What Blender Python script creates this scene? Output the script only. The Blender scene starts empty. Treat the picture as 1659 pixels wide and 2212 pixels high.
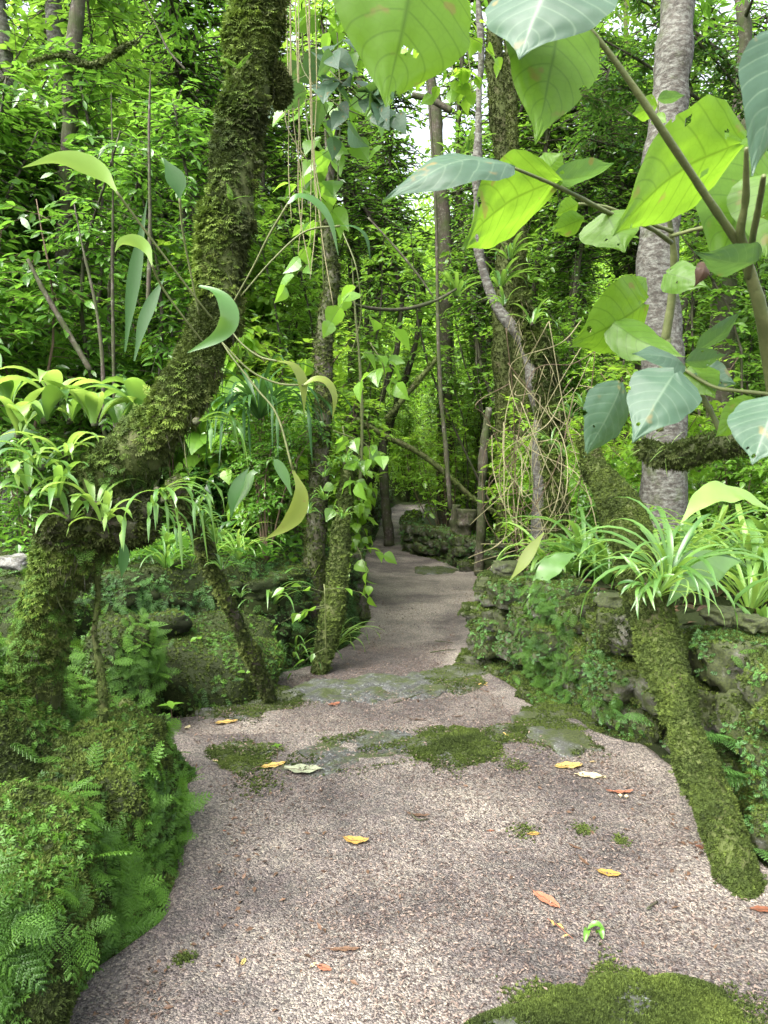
import bpy, math
import numpy as np
R = np.random.default_rng(11)
SC = bpy.context.scene
COL = SC.collection
PI = math.pi

# ------------------------------------------------------------------ camera maths
FPX = 1597.0; CX, CY = 829.5, 1106.0
CAM = np.array([0.0, 0.0, 1.5]); PITCH = math.atan(106 / FPX)
FW = np.array([0, math.cos(PITCH), -math.sin(PITCH)]); UP = np.array([0, math.sin(PITCH), math.cos(PITCH)])
def ray(vx, vy):
    d = FW + (vx - CX) / FPX * np.array([1.0, 0, 0]) - (vy - CY) / FPX * UP
    return d / d[1]
def P(vx, vy, Y): return CAM + ray(vx, vy) * Y

# ------------------------------------------------------------------ noise
def _h(i, j, k, s):
    n = (i * 374761393 + j * 668265263 + k * 2147483647 + s * 974634777) & 0xffffffff
    n = ((n ^ (n >> 13)) * 1274126177) & 0xffffffff
    n = (n ^ (n >> 16)) & 0xffff
    return n / 65535.0
def noise3(p, f=1.0, s=0):
    p = np.asarray(p, float) * f
    i = np.floor(p).astype(np.int64); t = p - i; t = t * t * (3 - 2 * t)
    r = 0
    for a in (0, 1):
        for b in (0, 1):
            for c in (0, 1):
                w = (t[..., 0] if a else 1 - t[..., 0]) * (t[..., 1] if b else 1 - t[..., 1]) * (t[..., 2] if c else 1 - t[..., 2])
                r = r + w * _h(i[..., 0] + a, i[..., 1] + b, i[..., 2] + c, s)
    return r * 2 - 1
def fbm(p, f=1.0, o=3, s=0):
    r = 0; a = 1
    for k in range(o):
        r = r + a * noise3(p, f, s + k * 17); f *= 2.1; a *= 0.5
    return r
def n2(x, y, f, s=0, o=2):
    x, y = np.broadcast_arrays(np.asarray(x, float), np.asarray(y, float))
    return fbm(np.stack([x, y, x * 0 + 0.37], -1), f, o, s)
def ss(a, b, x):
    t = np.clip((x - a) / (b - a), 0, 1); return t * t * (3 - 2 * t)
def unit(v): return v / np.maximum(np.linalg.norm(v, axis=-1, keepdims=True), 1e-9)

# ------------------------------------------------------------------ ground height
def lev(x, y):
    e1 = 4.08 + 0.12 * x; e2 = 5.12 + 0.42 * x
    z = -0.11 * ss(e1, e1 + .1, y) - 0.09 * ss(e2, e2 + .1, y)
    z = z - 0.018 * np.clip(y - 5.6, 0, 8) - 0.004 * np.clip(y - 13, 0, 20)
    return z
def Glev(vx, vy):
    d = ray(vx, vy); Y = np.linspace(1.0, 60, 12000)
    p = CAM + d * Y[:, None]
    k = np.argmax(p[:, 2] < lev(p[:, 0], p[:, 1])); return p[k]
LEFT = [(90,2212),(180,2130),(290,2060),(365,2000),(392,1900),(395,1800),(395,1720),(425,1680),(400,1650),(345,1600),(305,1565),(330,1512),(450,1490),(600,1462),(690,1440),(745,1400),(800,1345),(795,1260),(790,1200),(812,1165),(822,1125),(846,1096)]
RIGHT = [(1659,1885),(1560,1760),(1480,1690),(1400,1620),(1300,1590),(1200,1555),(1140,1520),(1100,1480),(1000,1455),(1018,1350),(1046,1290),(1054,1250),(1040,1232),(1000,1212),(912,1192),(905,1172),(912,1120),(918,1092)]
LP_ = np.array([Glev(*q)[:2] for q in LEFT]); RP_ = np.array([Glev(*q)[:2] for q in RIGHT])
LP_ = np.vstack([[(-1.5, -3), (-1.25, 0.8), (-1.02, 1.6)], LP_, [(1.0, 36)]]); RP_ = np.vstack([[(2.3, -3), (2.1, 1.0), (1.75, 2.0)], RP_, [(2.2, 36)]])
def _mono(a):
    o = a[np.argsort(a[:, 1])]; return o
LP_, RP_ = _mono(LP_), _mono(RP_)
def XL(y): return np.interp(y, LP_[:, 1], LP_[:, 0]) + 0.03 * n2(0, y, 3.0, 5)
def XR(y): return np.interp(y, RP_[:, 1], RP_[:, 0]) + 0.03 * n2(9, y, 3.0, 6)
def und(x, y): return 0.018 * n2(x, y, 1.1, 3) + 0.007 * n2(x, y, 5, 4)
TR = 0.60
def h(x, y):
    x = np.asarray(x, float); y = np.asarray(y, float)
    l = lev(x, y); dl = XL(y) - x; dr = x - XR(y)
    z = l + und(x, y)
    # left bank
    near = ss(1.2, 2.2, y) * (1 - ss(3.35, 3.95, y))
    prof = (0.24 * ss(0.0, .2, dl) + 0.48 * ss(.08, .95, dl)) * (1 + .28 * n2(x, y, 1.9, 61)) + .05 * n2(x, y, 4.5, 62) * ss(0, .3, dl)
    zl = near * prof * 1.0
    zl = zl + (1 - ss(1.2, 2.2, y)) * 0.2 * ss(0, .6, dl)
    a = ss(3.6, 4.0, y) * (1 - ss(4.9, 5.3, y))
    zl = zl + a * (0.30 * ss(0.0, 1.0, dl) + .35 * ss(.8, 2.2, dl))
    b = ss(4.9, 5.3, y) * (1 - ss(8.4, 9.2, y))
    zl = zl + b * 0.86 * ss(.18, .55, dl)
    c = ss(8.4, 9.2, y)
    zl = zl + c * (0.30 * ss(0.05, .5, dl))
    zl = zl + 0.07 * np.clip(dl - 1, 0, 14) + .24 * ss(8, 13, y) * np.clip(dl - 2.2, 0, 25)
    # right
    rn = 1 - ss(6.25, 6.45, y)
    zr = rn * ((TR - l) * ss(.16, .30, dr))
    rc = ss(6.25, 6.45, y)
    zr = zr + rc * (0.28 * ss(.3, 2.2, dr)) + 0.07 * np.clip(dr - 1.5, 0, 14) + .24 * ss(8, 13, y) * np.clip(dr - 2.2, 0, 25)
    z = z + zl + zr + .62 * np.clip(y - 37.5, 0, 45)
    z = z + (0.05 * n2(x, y, 2.2, 8) + 0.02 * n2(x, y, 9, 9)) * (ss(0.05, .35, dl) + ss(.05, .35, dr))
    return z
def G(vx, vy, off=0):
    d = ray(vx, vy); Y = np.linspace(1.0, 60, 12000); p = CAM + d * Y[:, None]
    k = np.argmax(p[:, 2] < h(p[:, 0], p[:, 1])); q = p[k].copy(); q[2] = float(h(q[0], q[1])) + off; return q
def gz(x, y): return float(h(x, y))

# ------------------------------------------------------------------ mesh builder
class MB:
    def __init__(s): s.V = []; s.F = []; s.T = []; s.U = []; s.n = 0
    def add(s, V, F, tint=0.5, uv=None):
        V = np.asarray(V, float); m = len(V)
        s.V.append(V)
        if not isinstance(F, list): F = [F]
        for f in F:
            f = np.asarray(f)
            if len(f): s.F.append(f + s.n)
        s.T.append(np.broadcast_to(np.asarray(tint, float), (m,)))
        s.U.append(np.zeros((m, 2)) if uv is None else uv)
        s.n += m; return s
    def verts(s): return np.vstack(s.V)
    def merge(s, o):
        for f in o.F: s.F.append(f + s.n)
        s.V += o.V; s.T += o.T; s.U += o.U; s.n += o.n
    def mesh(s, name, mat, smooth=True):
        me = bpy.data.meshes.new(name)
        V = np.vstack(s.V); me.vertices.add(len(V)); me.vertices.foreach_set('co', V.astype(np.float32).ravel())
        L = np.concatenate([f.ravel() for f in s.F]).astype(np.int32)
        sz = np.concatenate([np.full(len(f), f.shape[1]) for f in s.F]); st = np.concatenate([[0], np.cumsum(sz)[:-1]]).astype(np.int32)
        me.loops.add(len(L)); me.loops.foreach_set('vertex_index', L)
        me.polygons.add(len(sz)); me.polygons.foreach_set('loop_start', st)
        me.update(calc_edges=True)
        me.polygons.foreach_set('use_smooth', np.full(len(sz), smooth))
        a = me.attributes.new('tint', 'FLOAT', 'POINT'); a.data.foreach_set('value', np.concatenate(s.T).astype(np.float32))
        U = np.vstack(s.U)
        if U.any():
            a = me.attributes.new('luv', 'FLOAT_VECTOR', 'POINT'); a.data.foreach_set('vector', np.hstack([U, np.zeros((len(U), 1))]).astype(np.float32).ravel())
        me.materials.append(mat); me.validate(); return me
    def build(s, name, mat, parent=None, smooth=True):
        o = bpy.data.objects.new(name, s.mesh(name, mat, smooth)); COL.objects.link(o)
        if parent is not None: o.parent = parent
        return o
def tris(F):
    out = []
    for f in F:
        if f.shape[1] == 3: out.append(f)
        else: out += [f[:, [0, 1, 2]], f[:, [0, 2, 3]]]
    return np.vstack(out)
def sample(mb, n, wfn=None, rg=R):
    V = mb.verts(); T = tris(mb.F); a, b, c = V[T[:, 0]], V[T[:, 1]], V[T[:, 2]]
    cr = np.cross(b - a, c - a); ar = np.linalg.norm(cr, axis=1) / 2; N = unit(cr)
    w = ar.copy()
    if wfn is not None: w = w * wfn((a + b + c) / 3, N)
    w = np.maximum(w, 0); w /= w.sum()
    k = rg.choice(len(T), n, p=w); u = rg.random((n, 2)); m = u.sum(1) > 1; u[m] = 1 - u[m]
    p = a[k] + (b[k] - a[k]) * u[:, :1] + (c[k] - a[k]) * u[:, 1:]
    return p, N[k]

def tag(o, label=None, cat=None, group=None, kind=None):
    if label: o['label'] = label
    if cat: o['category'] = cat
    if group: o['group'] = group
    if kind: o['kind'] = kind
    return o
def thing(name, label, cat, loc=(0, 0, 0), group=None, rz=0):
    o = bpy.data.objects.new(name, None); COL.objects.link(o); o.location = tuple(map(float, loc)); o.rotation_euler = (0, 0, rz)
    o.empty_display_size = .1
    return tag(o, label, cat, group)
def put(mb, name, mat, parent, smooth=True):     # mesh made in world coordinates, child of an Empty at its base
    o = mb.build(name, mat, None, smooth)
    o.data.transform(__import__('mathutils').Matrix.Translation(-parent.location)); o.parent = parent
    return o
def copy_tree(o, loc, rz=0, sc=1.0, label=None, group=None, tilt=(0, 0)):
    c = o.copy(); COL.objects.link(c); c.location = tuple(map(float, loc)); c.rotation_euler = (tilt[0], tilt[1], rz)
    c.scale = (sc, sc, sc) if np.isscalar(sc) else tuple(sc)
    if label: c['label'] = label
    if group: c['group'] = group
    for ch in o.children:
        d = ch.copy(); COL.objects.link(d); d.parent = c
        for g in ch.children:
            e = g.copy(); COL.objects.link(e); e.parent = d
    return c

# ------------------------------------------------------------------ geometry primitives
def crom(pts, n):
    p = np.asarray(pts, float)
    if len(p) == 2:
        t = np.linspace(0, 1, n)[:, None]; return p[0] + (p[1] - p[0]) * t
    q = np.vstack([2 * p[0] - p[1], p, 2 * p[-1] - p[-2]]); m = len(p) - 1
    t = np.linspace(0, m, n); i = np.minimum(t.astype(int), m - 1); f = (t - i)[:, None]
    a, b, c, d = q[i], q[i + 1], q[i + 2], q[i + 3]
    return 0.5 * (2 * b + (c - a) * f + (2 * a - 5 * b + 4 * c - d) * f ** 2 + (3 * b - a - 3 * c + d) * f ** 3)
def interp_r(rad, n):
    rad = np.atleast_1d(np.asarray(rad, float))
    return np.interp(np.linspace(0, 1, n), np.linspace(0, 1, len(rad)), rad)
def tube(mb, pts, rad, n=24, seg=8, lump=0.0, lf=6.0, seed=0, tint=.5, cap=True):
    c = crom(pts, n); r = interp_r(rad, n); t = unit(np.gradient(c, axis=0))
    up = np.array([0.13, -.9, .21]) if abs(t[0][2]) > .7 else np.array([0.05, .1, 1.0])
    s = unit(np.cross(t, up)); s2 = np.cross(t, s)
    a = np.linspace(0, 2 * PI, seg, endpoint=False)
    d = s[:, None] * np.cos(a)[None, :, None] + s2[:, None] * np.sin(a)[None, :, None]
    V = c[:, None] + d * r[:, None, None]
    if lump:
        V = V + d * (fbm(V, lf, 3, seed) * lump * (1 if np.isscalar(lump) else 1))[..., None]
    V = V.reshape(-1, 3)
    i = np.arange(n - 1)[:, None] * seg; j = np.arange(seg)[None]; j2 = (j + 1) % seg
    F = np.stack([i + j, i + seg + j, i + seg + j2, i + j2], -1).reshape(-1, 4)[:, ::-1]
    Fs = [F]
    if cap and seg >= 3:
        V = np.vstack([V, c[-1:] + t[-1:] * r[-1] * .3, c[:1]])
        k = n * seg; jj = np.arange(seg)
        Fs.append(np.stack([(n - 1) * seg + jj, (n - 1) * seg + (jj + 1) % seg, np.full(seg, k)], -1))
        Fs.append(np.stack([(jj + 1) % seg, jj, np.full(seg, k + 1)], -1))
    mb.add(V, Fs, tint); return c
def leaf_t(prof, L=1.0, W=.4, curl=.15, fold=.2, rows=None):
    """leaf template along +Y, normal +Z; prof = half widths at even steps, 0 at the ends"""
    prof = np.asarray(prof, float); n = len(prof); y = np.linspace(0, 1, n)
    V = []; U = []
    for k in range(n):
        w = prof[k] * W / 2; z = -curl * y[k] ** 2
        V += [(-w, y[k] * L, z + fold * w), (0, y[k] * L, z), (w, y[k] * L, z + fold * w)]
        U += [(-1, y[k]), (0, y[k]), (1, y[k])]
    F = []
    for k in range(n - 1):
        a = k * 3
        F += [(a, a + 1, a + 4, a + 3), (a + 1, a + 2, a + 5, a + 4)]
    return np.array(V), np.array(F), np.array(U)
T_LOW = (np.array([(0, 0, 0), (-.19, .42, .03), (0, .45, -.03), (.19, .42, .03), (0, 1, -.16)]), np.array([(0, 2, 1), (0, 3, 2), (1, 2, 4), (2, 3, 4)]), np.array([(0, 0), (-1, .4), (0, .4), (1, .4), (0, 1.)]))
T_LANCE = leaf_t([.05, .75, 1, .7, .04], 1, .30, .22, .25)
T_OVATE = leaf_t([.05, .85, 1, .72, .35, .02], 1, .52, .2, .2)
T_HEART = leaf_t([.35, .98, 1, .74, .36, .03], 1, .85, .3, .22)
T_STRAP = leaf_t([.6, .9, 1, .95, .75, .03], 1, .12, .6, .3)
def _blade(k, n, out, w):
    V = []; F = []
    for i in range(n):
        a = 2 * PI * i / n + k * .7; o = out * (0.6 + .4 * ((i * 37 + k * 11) % 10) / 10)
        c, s = math.cos(a), math.sin(a); hgt = .55 + .45 * ((i * 53 + k * 29) % 10) / 10
        b = len(V)
        V += [(-s * w, c * w, 0), (s * w, -c * w, 0), (c * o, s * o, hgt), (c * o * .55 + s * w * 1.3, s * o * .55 - c * w * 1.3, hgt * .55), (c * o * .55 - s * w * 1.3, s * o * .55 + c * w * 1.3, hgt * .55)]
        F += [(b, b + 1, b + 3), (b, b + 3, b + 4), (b + 4, b + 3, b + 2)]
    return np.array(V), np.array(F), None
T_MOSS = _blade(0, 6, .9, .13)
def _spray(npin, sub, L=1.0, W=.55, shape=0):
    """flat feathery frond along +Y: rachis, side pinnae, each pinna a row of small leaflets"""
    V = []; F = []
    def quad(p, d, l, w):
        b = len(V); s = (-d[1], d[0]); z = p[2]
        V.extend([(p[0], p[1], z), (p[0] + d[0] * l * .5 - s[0] * w, p[1] + d[1] * l * .5 - s[1] * w, z + .01), (p[0] + d[0] * l, p[1] + d[1] * l, z - .02), (p[0] + d[0] * l * .5 + s[0] * w, p[1] + d[1] * l * .5 + s[1] * w, z + .01)])
        F.append((b, b + 1, b + 2, b + 3))
    def bend(y): return -.28 * y * y
    for k in range(10): quad((0, k * .1, bend(k * .1)), (0, 1), .1, .008)
    for k in range(npin):
        t = (k + .6) / npin; wl = W * .5 * (math.sin(PI * min(1, (t * .85 + .18))) ** .7 if shape == 0 else (1 - t) ** .7 * min(1, .4 + t * 3))
        for sd in (-1, 1):
            an = math.radians(62 - 18 * t); d = (sd * math.sin(an), math.cos(an)); y0 = t * .97
            if sub == 0:
                quad((0, y0, bend(y0)), d, wl * 1.15, .5 / npin * .62)
            else:
                for m in range(sub):
                    q = (m + .3) / sub * wl
                    px, py = d[0] * q, y0 + d[1] * q
                    for s2 in (-1, 1):
                        a2 = an + s2 * .75; dd = (sd * math.sin(a2), math.cos(a2))
                        quad((px, py, bend(py) - .1 * q), dd, wl * .30 * (1.1 - .5 * m / sub), .016)
                quad((0, y0, bend(y0)), d, wl, .006)
    return np.array(V), np.array(F), None
T_SPRAY = _spray(8, 5)
T_SPRAYL = _spray(6, 3)
T_FERN = _spray(15, 0, W=.42, shape=1)
T_FERNB = _spray(18, 0, W=.55, shape=0)
def _frondlet():
    V = []; F = []
    def q(p, an, l, w):
        b = len(V); d = (math.sin(an), math.cos(an)); s = (-d[1], d[0]); z = -.25 * p[1]
        V.extend([(p[0], p[1], z), (p[0] + d[0] * l * .5 - s[0] * w, p[1] + d[1] * l * .5 - s[1] * w, z - .06), (p[0] + d[0] * l, p[1] + d[1] * l, z - .2 * l - .1), (p[0] + d[0] * l * .5 + s[0] * w, p[1] + d[1] * l * .5 + s[1] * w, z - .06)]); F.append((b, b + 1, b + 2, b + 3))
    q((0, 0), 0, .55, .05); q((0, .5), 0, .5, .10)
    for y, l in ((.12, .5), (.36, .46), (.58, .34)):
        for s in (-1, 1): q((0, y), s * .95, l, .085)
    return np.array(V), np.array(F), None
T_FL = _frondlet()
def fronds_on(src, n, size, wfn=None, droop=.6, out=.9, rg=R, clump=1.2, f=9, seed=0):
    w = lambda q, N: np.clip(.35 + clump * fbm(q, f, 2, seed + 50), .01, 3) * (1 if wfn is None else wfn(q, N))
    return sprays_on(src, n, size, T_FL, w, rg, droop, out)
def scat(mb, T, pos, d, nrm, sc, tint, wid=1.0):
    """stamp a template: Y axis on d, Z near nrm"""
    pos = np.asarray(pos, float); N = len(pos); V0, F0, U0 = T
    y = unit(np.broadcast_to(d, (N, 3))); x = unit(np.cross(y, np.broadcast_to(nrm, (N, 3)))); z = np.cross(x, y)
    sc = np.broadcast_to(np.asarray(sc, float), (N,)); wid = np.broadcast_to(wid, (N,))
    M = np.stack([x * wid[:, None], y, z], 1) * sc[:, None, None]
    V = np.einsum('vk,nkj->nvj', V0, M) + pos[:, None]
    m = len(V0); F = (F0[None] + (np.arange(N) * m)[:, None, None]).reshape(-1, F0.shape[1])
    tt = np.repeat(np.broadcast_to(tint, (N,)), m)
    mb.add(V.reshape(-1, 3), F, tt, None if U0 is None else np.tile(U0, (N, 1)))
def rdir(n, rg=R):
    return unit(rg.normal(size=(n, 3)))
def moss_on(mb_src, n, size, wfn=None, T=T_MOSS, rg=R, lay=.6, tint=None):
    p, N = sample(mb_src, n, wfn, rg)
    t = unit(np.cross(N, rdir(n, rg))); 
    # template stands on Z: hand over a tangent as Y, tilted normal as Z, drooping a little
    z = unit(N + rdir(n, rg) * lay + np.array([0, 0, -.25]))
    o = MB(); tt = np.clip(.5 + .35 * fbm(p, 5, 2, 3) + rg.normal(0, .14, n), 0, 1) if tint is None else tint
    y = unit(np.cross(z, rdir(n, rg)))
    scat(o, T, p - N * size * .15, y, z, size * rg.uniform(.6, 1.4, n), tt); return o
def sprays_on(mb_src, n, size, T=T_SPRAY, wfn=None, rg=R, droop=.6, out=.7, o=None):
    p, N = sample(mb_src, n, wfn, rg); o = o or MB()
    tan = rdir(n, rg); tan = unit(tan - N * (tan * N).sum(1)[:, None])
    d = unit(N * out * rg.uniform(.4, 1.2, (n, 1)) + tan * .9 + np.array([0, 0, -droop]) * rg.uniform(.2, 1.2, (n, 1)))
    nz = unit(N * .8 + np.array([0, 0, .8]) + rdir(n, rg) * .25)
    scat(o, T, p, d, nz, size * rg.uniform(.55, 1.35, n), np.clip(.5 + .4 * fbm(p, 3, 2, 8) + rg.normal(0, .15, n), 0, 1)); return o
_cube = {}
def rock(mb, c, dim, rot=0, rnd=.55, n=9, amp=.12, f=2.2, seed=0, tint=.5, tilt=(0, 0)):
    if n not in _cube:
        g = np.linspace(-1, 1, n); A, B = np.meshgrid(g, g, indexing='ij'); Vs = []; Fs = []; k = 0
        for ax in range(3):
            for sg in (-1, 1):
                v = np.zeros((n, n, 3)); v[..., ax] = sg; v[..., (ax + 1) % 3] = A; v[..., (ax + 2) % 3] = B
                i = np.arange(n - 1)[:, None] * n + np.arange(n - 1)[None] + k
                q = np.stack([i, i + n, i + n + 1, i + 1], -1).reshape(-1, 4)
                if sg < 0: q = q[:, ::-1]
                Vs.append(v.reshape(-1, 3)); Fs.append(q); k += n * n
        V = np.vstack(Vs); key = np.round(V * 1000).astype(int); _, idx, inv = np.unique(key, axis=0, return_index=True, return_inverse=True)
        _cube[n] = (V[idx], inv.ravel()[np.vstack(Fs)])
    V, F = _cube[n]; sp = V / np.linalg.norm(V, axis=1, keepdims=True)
    p = V * (1 - rnd) + sp * rnd
    p = p * (1 + amp * fbm(p + seed * 7.13, f, 3, seed))[:, None]
    p = p * np.asarray(dim)
    cr, sr = math.cos(tilt[0]), math.sin(tilt[0]); p = np.stack([p[:, 0], p[:, 1] * cr - p[:, 2] * sr, p[:, 1] * sr + p[:, 2] * cr], 1)
    cr, sr = math.cos(tilt[1]), math.sin(tilt[1]); p = np.stack([p[:, 0] * cr + p[:, 2] * sr, p[:, 1], -p[:, 0] * sr + p[:, 2] * cr], 1)
    cr, sr = math.cos(rot), math.sin(rot); p = np.stack([p[:, 0] * cr - p[:, 1] * sr, p[:, 0] * sr + p[:, 1] * cr, p[:, 2]], 1)
    mb.add(p + np.asarray(c), F, tint)
def ribbon(mb, pts, w, nh=(0, -.3, 1), n=14, fold=.25, tint=.5, prof=None, wave=0):
    c = crom(pts, n); t = unit(np.gradient(c, axis=0)); s = unit(np.cross(t, np.broadcast_to(nh, (n, 3)))); z = np.cross(s, t)
    u = np.linspace(0, 1, n)
    pr = np.interp(u, np.linspace(0, 1, len(prof)), prof) if prof is not None else np.clip(np.sin(PI * np.clip(u, 0.03, .985)) ** .6, .02, 1)
    hw = (w / 2 * pr)[:, None]
    wv = (np.sin(u * 23) * wave)[:, None]
    V = np.stack([c - s * hw + z * hw * (fold + wv), c, c + s * hw + z * hw * (fold - wv)], 1).reshape(-1, 3)
    a = np.arange(n - 1) * 3
    F = np.vstack([np.stack([a, a + 1, a + 4, a + 3], 1), np.stack([a + 1, a + 2, a + 5, a + 4], 1)])
    U = np.stack([np.tile([-1, 0, 1], n), np.repeat(u, 3)], 1)
    mb.add(V, F, tint, U)

# ------------------------------------------------------------------ materials
def newmat(name):
    m = bpy.data.materials.new(name); m.use_nodes = True; nt = m.node_tree; nt.nodes.clear()
    return m, nt, nt.nodes.new('ShaderNodeOutputMaterial')
def N_(nt, t, **kw):
    n = nt.nodes.new('ShaderNode' + t)
    for k, v in kw.items():
        if k in n.inputs: n.inputs[k].default_value = v
        else: setattr(n, k, v)
    return n
def ramp(nt, fac, stops):
    r = N_(nt, 'ValToRGB'); e = r.color_ramp.elements
    while len(e) < len(stops): e.new(.5)
    for q, (p, c) in zip(e, stops):
        q.position = p; q.color = (*c, 1) if len(c) == 3 else c
    nt.links.new(fac, r.inputs[0]); return r.outputs[0]
def noise_n(nt, scale, detail=4, rough=.55, coord=None):
    n = N_(nt, 'TexNoise'); n.inputs['Scale'].default_value = scale; n.inputs['Detail'].default_value = detail; n.inputs['Roughness'].default_value = rough
    if coord is not None: nt.links.new(coord, n.inputs['Vector'])
    return n
def mixc(nt, fac, a, b, mode='MIX'):
    m = N_(nt, 'Mix', data_type='RGBA', blend_type=mode)
    for i, v in ((0, fac), (6, a), (7, b)):
        if hasattr(v, 'is_linked') or hasattr(v, 'links'): nt.links.new(v, m.inputs[i])
        else: m.inputs[i].default_value = v if i == 0 else (*v, 1)
    return m.outputs[2]
def mth(nt, op, a, b=None, clamp=False):
    m = N_(nt, 'Math', operation=op); m.use_clamp = clamp
    for i, v in ((0, a), (1, b)):
        if v is None: continue
        if hasattr(v, 'links'): nt.links.new(v, m.inputs[i])
        else: m.inputs[i].default_value = v
    return m.outputs[0]
def leafmat(name, dark, light, trans, tw=.4, rough=.38, spec=.5, veins=0, spots=0, coat=0, vein=None):
    m, nt, out = newmat(name); at = N_(nt, 'Attribute', attribute_name='tint'); oi = N_(nt, 'ObjectInfo')
    f = mth(nt, 'ADD', at.outputs['Fac'], mth(nt, 'MULTIPLY', mth(nt, 'SUBTRACT', oi.outputs['Random'], .5), .25), True)
    col = ramp(nt, f, [(0, dark), (1, light)])
    tc = N_(nt, 'TexCoord'); nz = noise_n(nt, 14, 3, .6, tc.outputs['Object'])
    col = mixc(nt, mth(nt, 'MULTIPLY', nz.outputs['Fac'], .35), col, tuple(c * .55 for c in dark))
    tcol = mixc(nt, .5, col, trans)
    bs = N_(nt, 'BsdfPrincipled'); bs.inputs['Roughness'].default_value = rough; bs.inputs['Specular IOR Level'].default_value = spec
    if coat: bs.inputs['Coat Weight'].default_value = coat; bs.inputs['Coat Roughness'].default_value = .25
    tr = N_(nt, 'BsdfTranslucent'); mx = N_(nt, 'MixShader'); mx.inputs[0].default_value = tw
    hgt = None
    if veins:
        lu = N_(nt, 'Attribute', attribute_name='luv'); sx = N_(nt, 'SeparateXYZ'); nt.links.new(lu.outputs['Vector'], sx.inputs[0])
        au = mth(nt, 'ABSOLUTE', sx.outputs[0]); ph = mth(nt, 'MULTIPLY', mth(nt, 'SUBTRACT', sx.outputs[1], mth(nt, 'MULTIPLY', mth(nt, 'POWER', au, 1.4), .22)), veins)
        fr = mth(nt, 'ABSOLUTE', mth(nt, 'SUBTRACT', mth(nt, 'FRACT', ph), .5))
        side = mth(nt, 'SUBTRACT', 1.0, mth(nt, 'DIVIDE', fr, .08), True)
        mid = mth(nt, 'SUBTRACT', 1.0, mth(nt, 'DIVIDE', au, .05), True)
        v = mth(nt, 'MAXIMUM', mth(nt, 'MULTIPLY', side, .75), mid)
        vn = noise_n(nt, 60, 2, .5, tc.outputs['Object']); blot = noise_n(nt, 9, 4, .7, tc.outputs['Object'])
        vv_ = N_(nt, 'TexVoronoi', feature='DISTANCE_TO_EDGE'); vv_.inputs['Scale'].default_value = 90; nt.links.new(tc.outputs['Object'], vv_.inputs['Vector']); ret = mth(nt, 'SUBTRACT', 1.0, mth(nt, 'DIVIDE', vv_.outputs['Distance'], .12), True)
        tcol = mixc(nt, mth(nt, 'MULTIPLY', ret, .35), tcol, tuple(c * .5 for c in trans)); tcol = mixc(nt, ramp(nt, blot.outputs['Fac'], [(.45, (0, 0, 0)), (.75, (.5, .5, .5))]), tcol, tuple(c * .6 for c in trans))
        col = mixc(nt, ramp(nt, blot.outputs['Fac'], [(.3, (.5, .5, .5)), (.55, (0, 0, 0))]), col, tuple(c * .6 for c in dark))
        tcol = mixc(nt, mth(nt, 'MULTIPLY', v, .95), tcol, tuple(c * .4 for c in trans))
        col = mixc(nt, mth(nt, 'MULTIPLY', v, .75), col, vein or tuple(c * .6 for c in dark))
        hgt = mth(nt, 'ADD', mth(nt, 'MULTIPLY', fr, .9), mth(nt, 'MULTIPLY', vn.outputs['Fac'], .35))
        b = N_(nt, 'Bump'); b.inputs['Strength'].default_value = .15; b.inputs['Distance'].default_value = .003
        nt.links.new(hgt, b.inputs['Height']); nt.links.new(b.outputs[0], bs.inputs['Normal'])
    if spots:
        sn = noise_n(nt, spots, 2, .5, tc.outputs['Object']); sf = ramp(nt, sn.outputs['Fac'], [(.66, (0, 0, 0)), (.72, (1, 1, 1))])
        col = mixc(nt, mth(nt, 'MULTIPLY', sf, .6), col, (.22, .16, .05)); tcol = mixc(nt, mth(nt, 'MULTIPLY', sf, .6), tcol, (.22, .16, .05))
    nt.links.new(col, bs.inputs['Base Color']); nt.links.new(tcol, tr.inputs['Color'])
    nt.links.new(bs.outputs[0], mx.inputs[1]); nt.links.new(tr.outputs[0], mx.inputs[2]); nt.links.new(mx.outputs[0], out.inputs[0])
    return m
def mossmat(name, dark, mid, light, sc=6):
    m, nt, out = newmat(name); at = N_(nt, 'Attribute', attribute_name='tint'); tc = N_(nt, 'TexCoord')
    n1 = noise_n(nt, sc, 5, .6, tc.outputs['Object']); n2_ = noise_n(nt, 120, 3, .6, tc.outputs['Object'])
    f = mth(nt, 'ADD', mth(nt, 'MULTIPLY', at.outputs['Fac'], .6), mth(nt, 'SUBTRACT', mth(nt, 'MULTIPLY', n1.outputs['Fac'], 1.0), .3), True)
    col = ramp(nt, f, [(.1, dark), (.5, mid), (.95, light)])
    col = mixc(nt, mth(nt, 'MULTIPLY', n2_.outputs['Fac'], .6), col, tuple(c * .35 for c in dark))
    bs = N_(nt, 'BsdfPrincipled'); bs.inputs['Roughness'].default_value = .8; bs.inputs['Specular IOR Level'].default_value = .25
    b = N_(nt, 'Bump'); b.inputs['Strength'].default_value = .9; b.inputs['Distance'].default_value = .01; nt.links.new(n2_.outputs['Fac'], b.inputs['Height'])
    nt.links.new(b.outputs[0], bs.inputs['Normal']); nt.links.new(col, bs.inputs['Base Color'])
    tr = N_(nt, 'BsdfTranslucent'); nt.links.new(col, tr.inputs[0]); mx = N_(nt, 'MixShader'); mx.inputs[0].default_value = .25
    nt.links.new(bs.outputs[0], mx.inputs[1]); nt.links.new(tr.outputs[0], mx.inputs[2]); nt.links.new(mx.outputs[0], out.inputs[0]); return m
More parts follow.
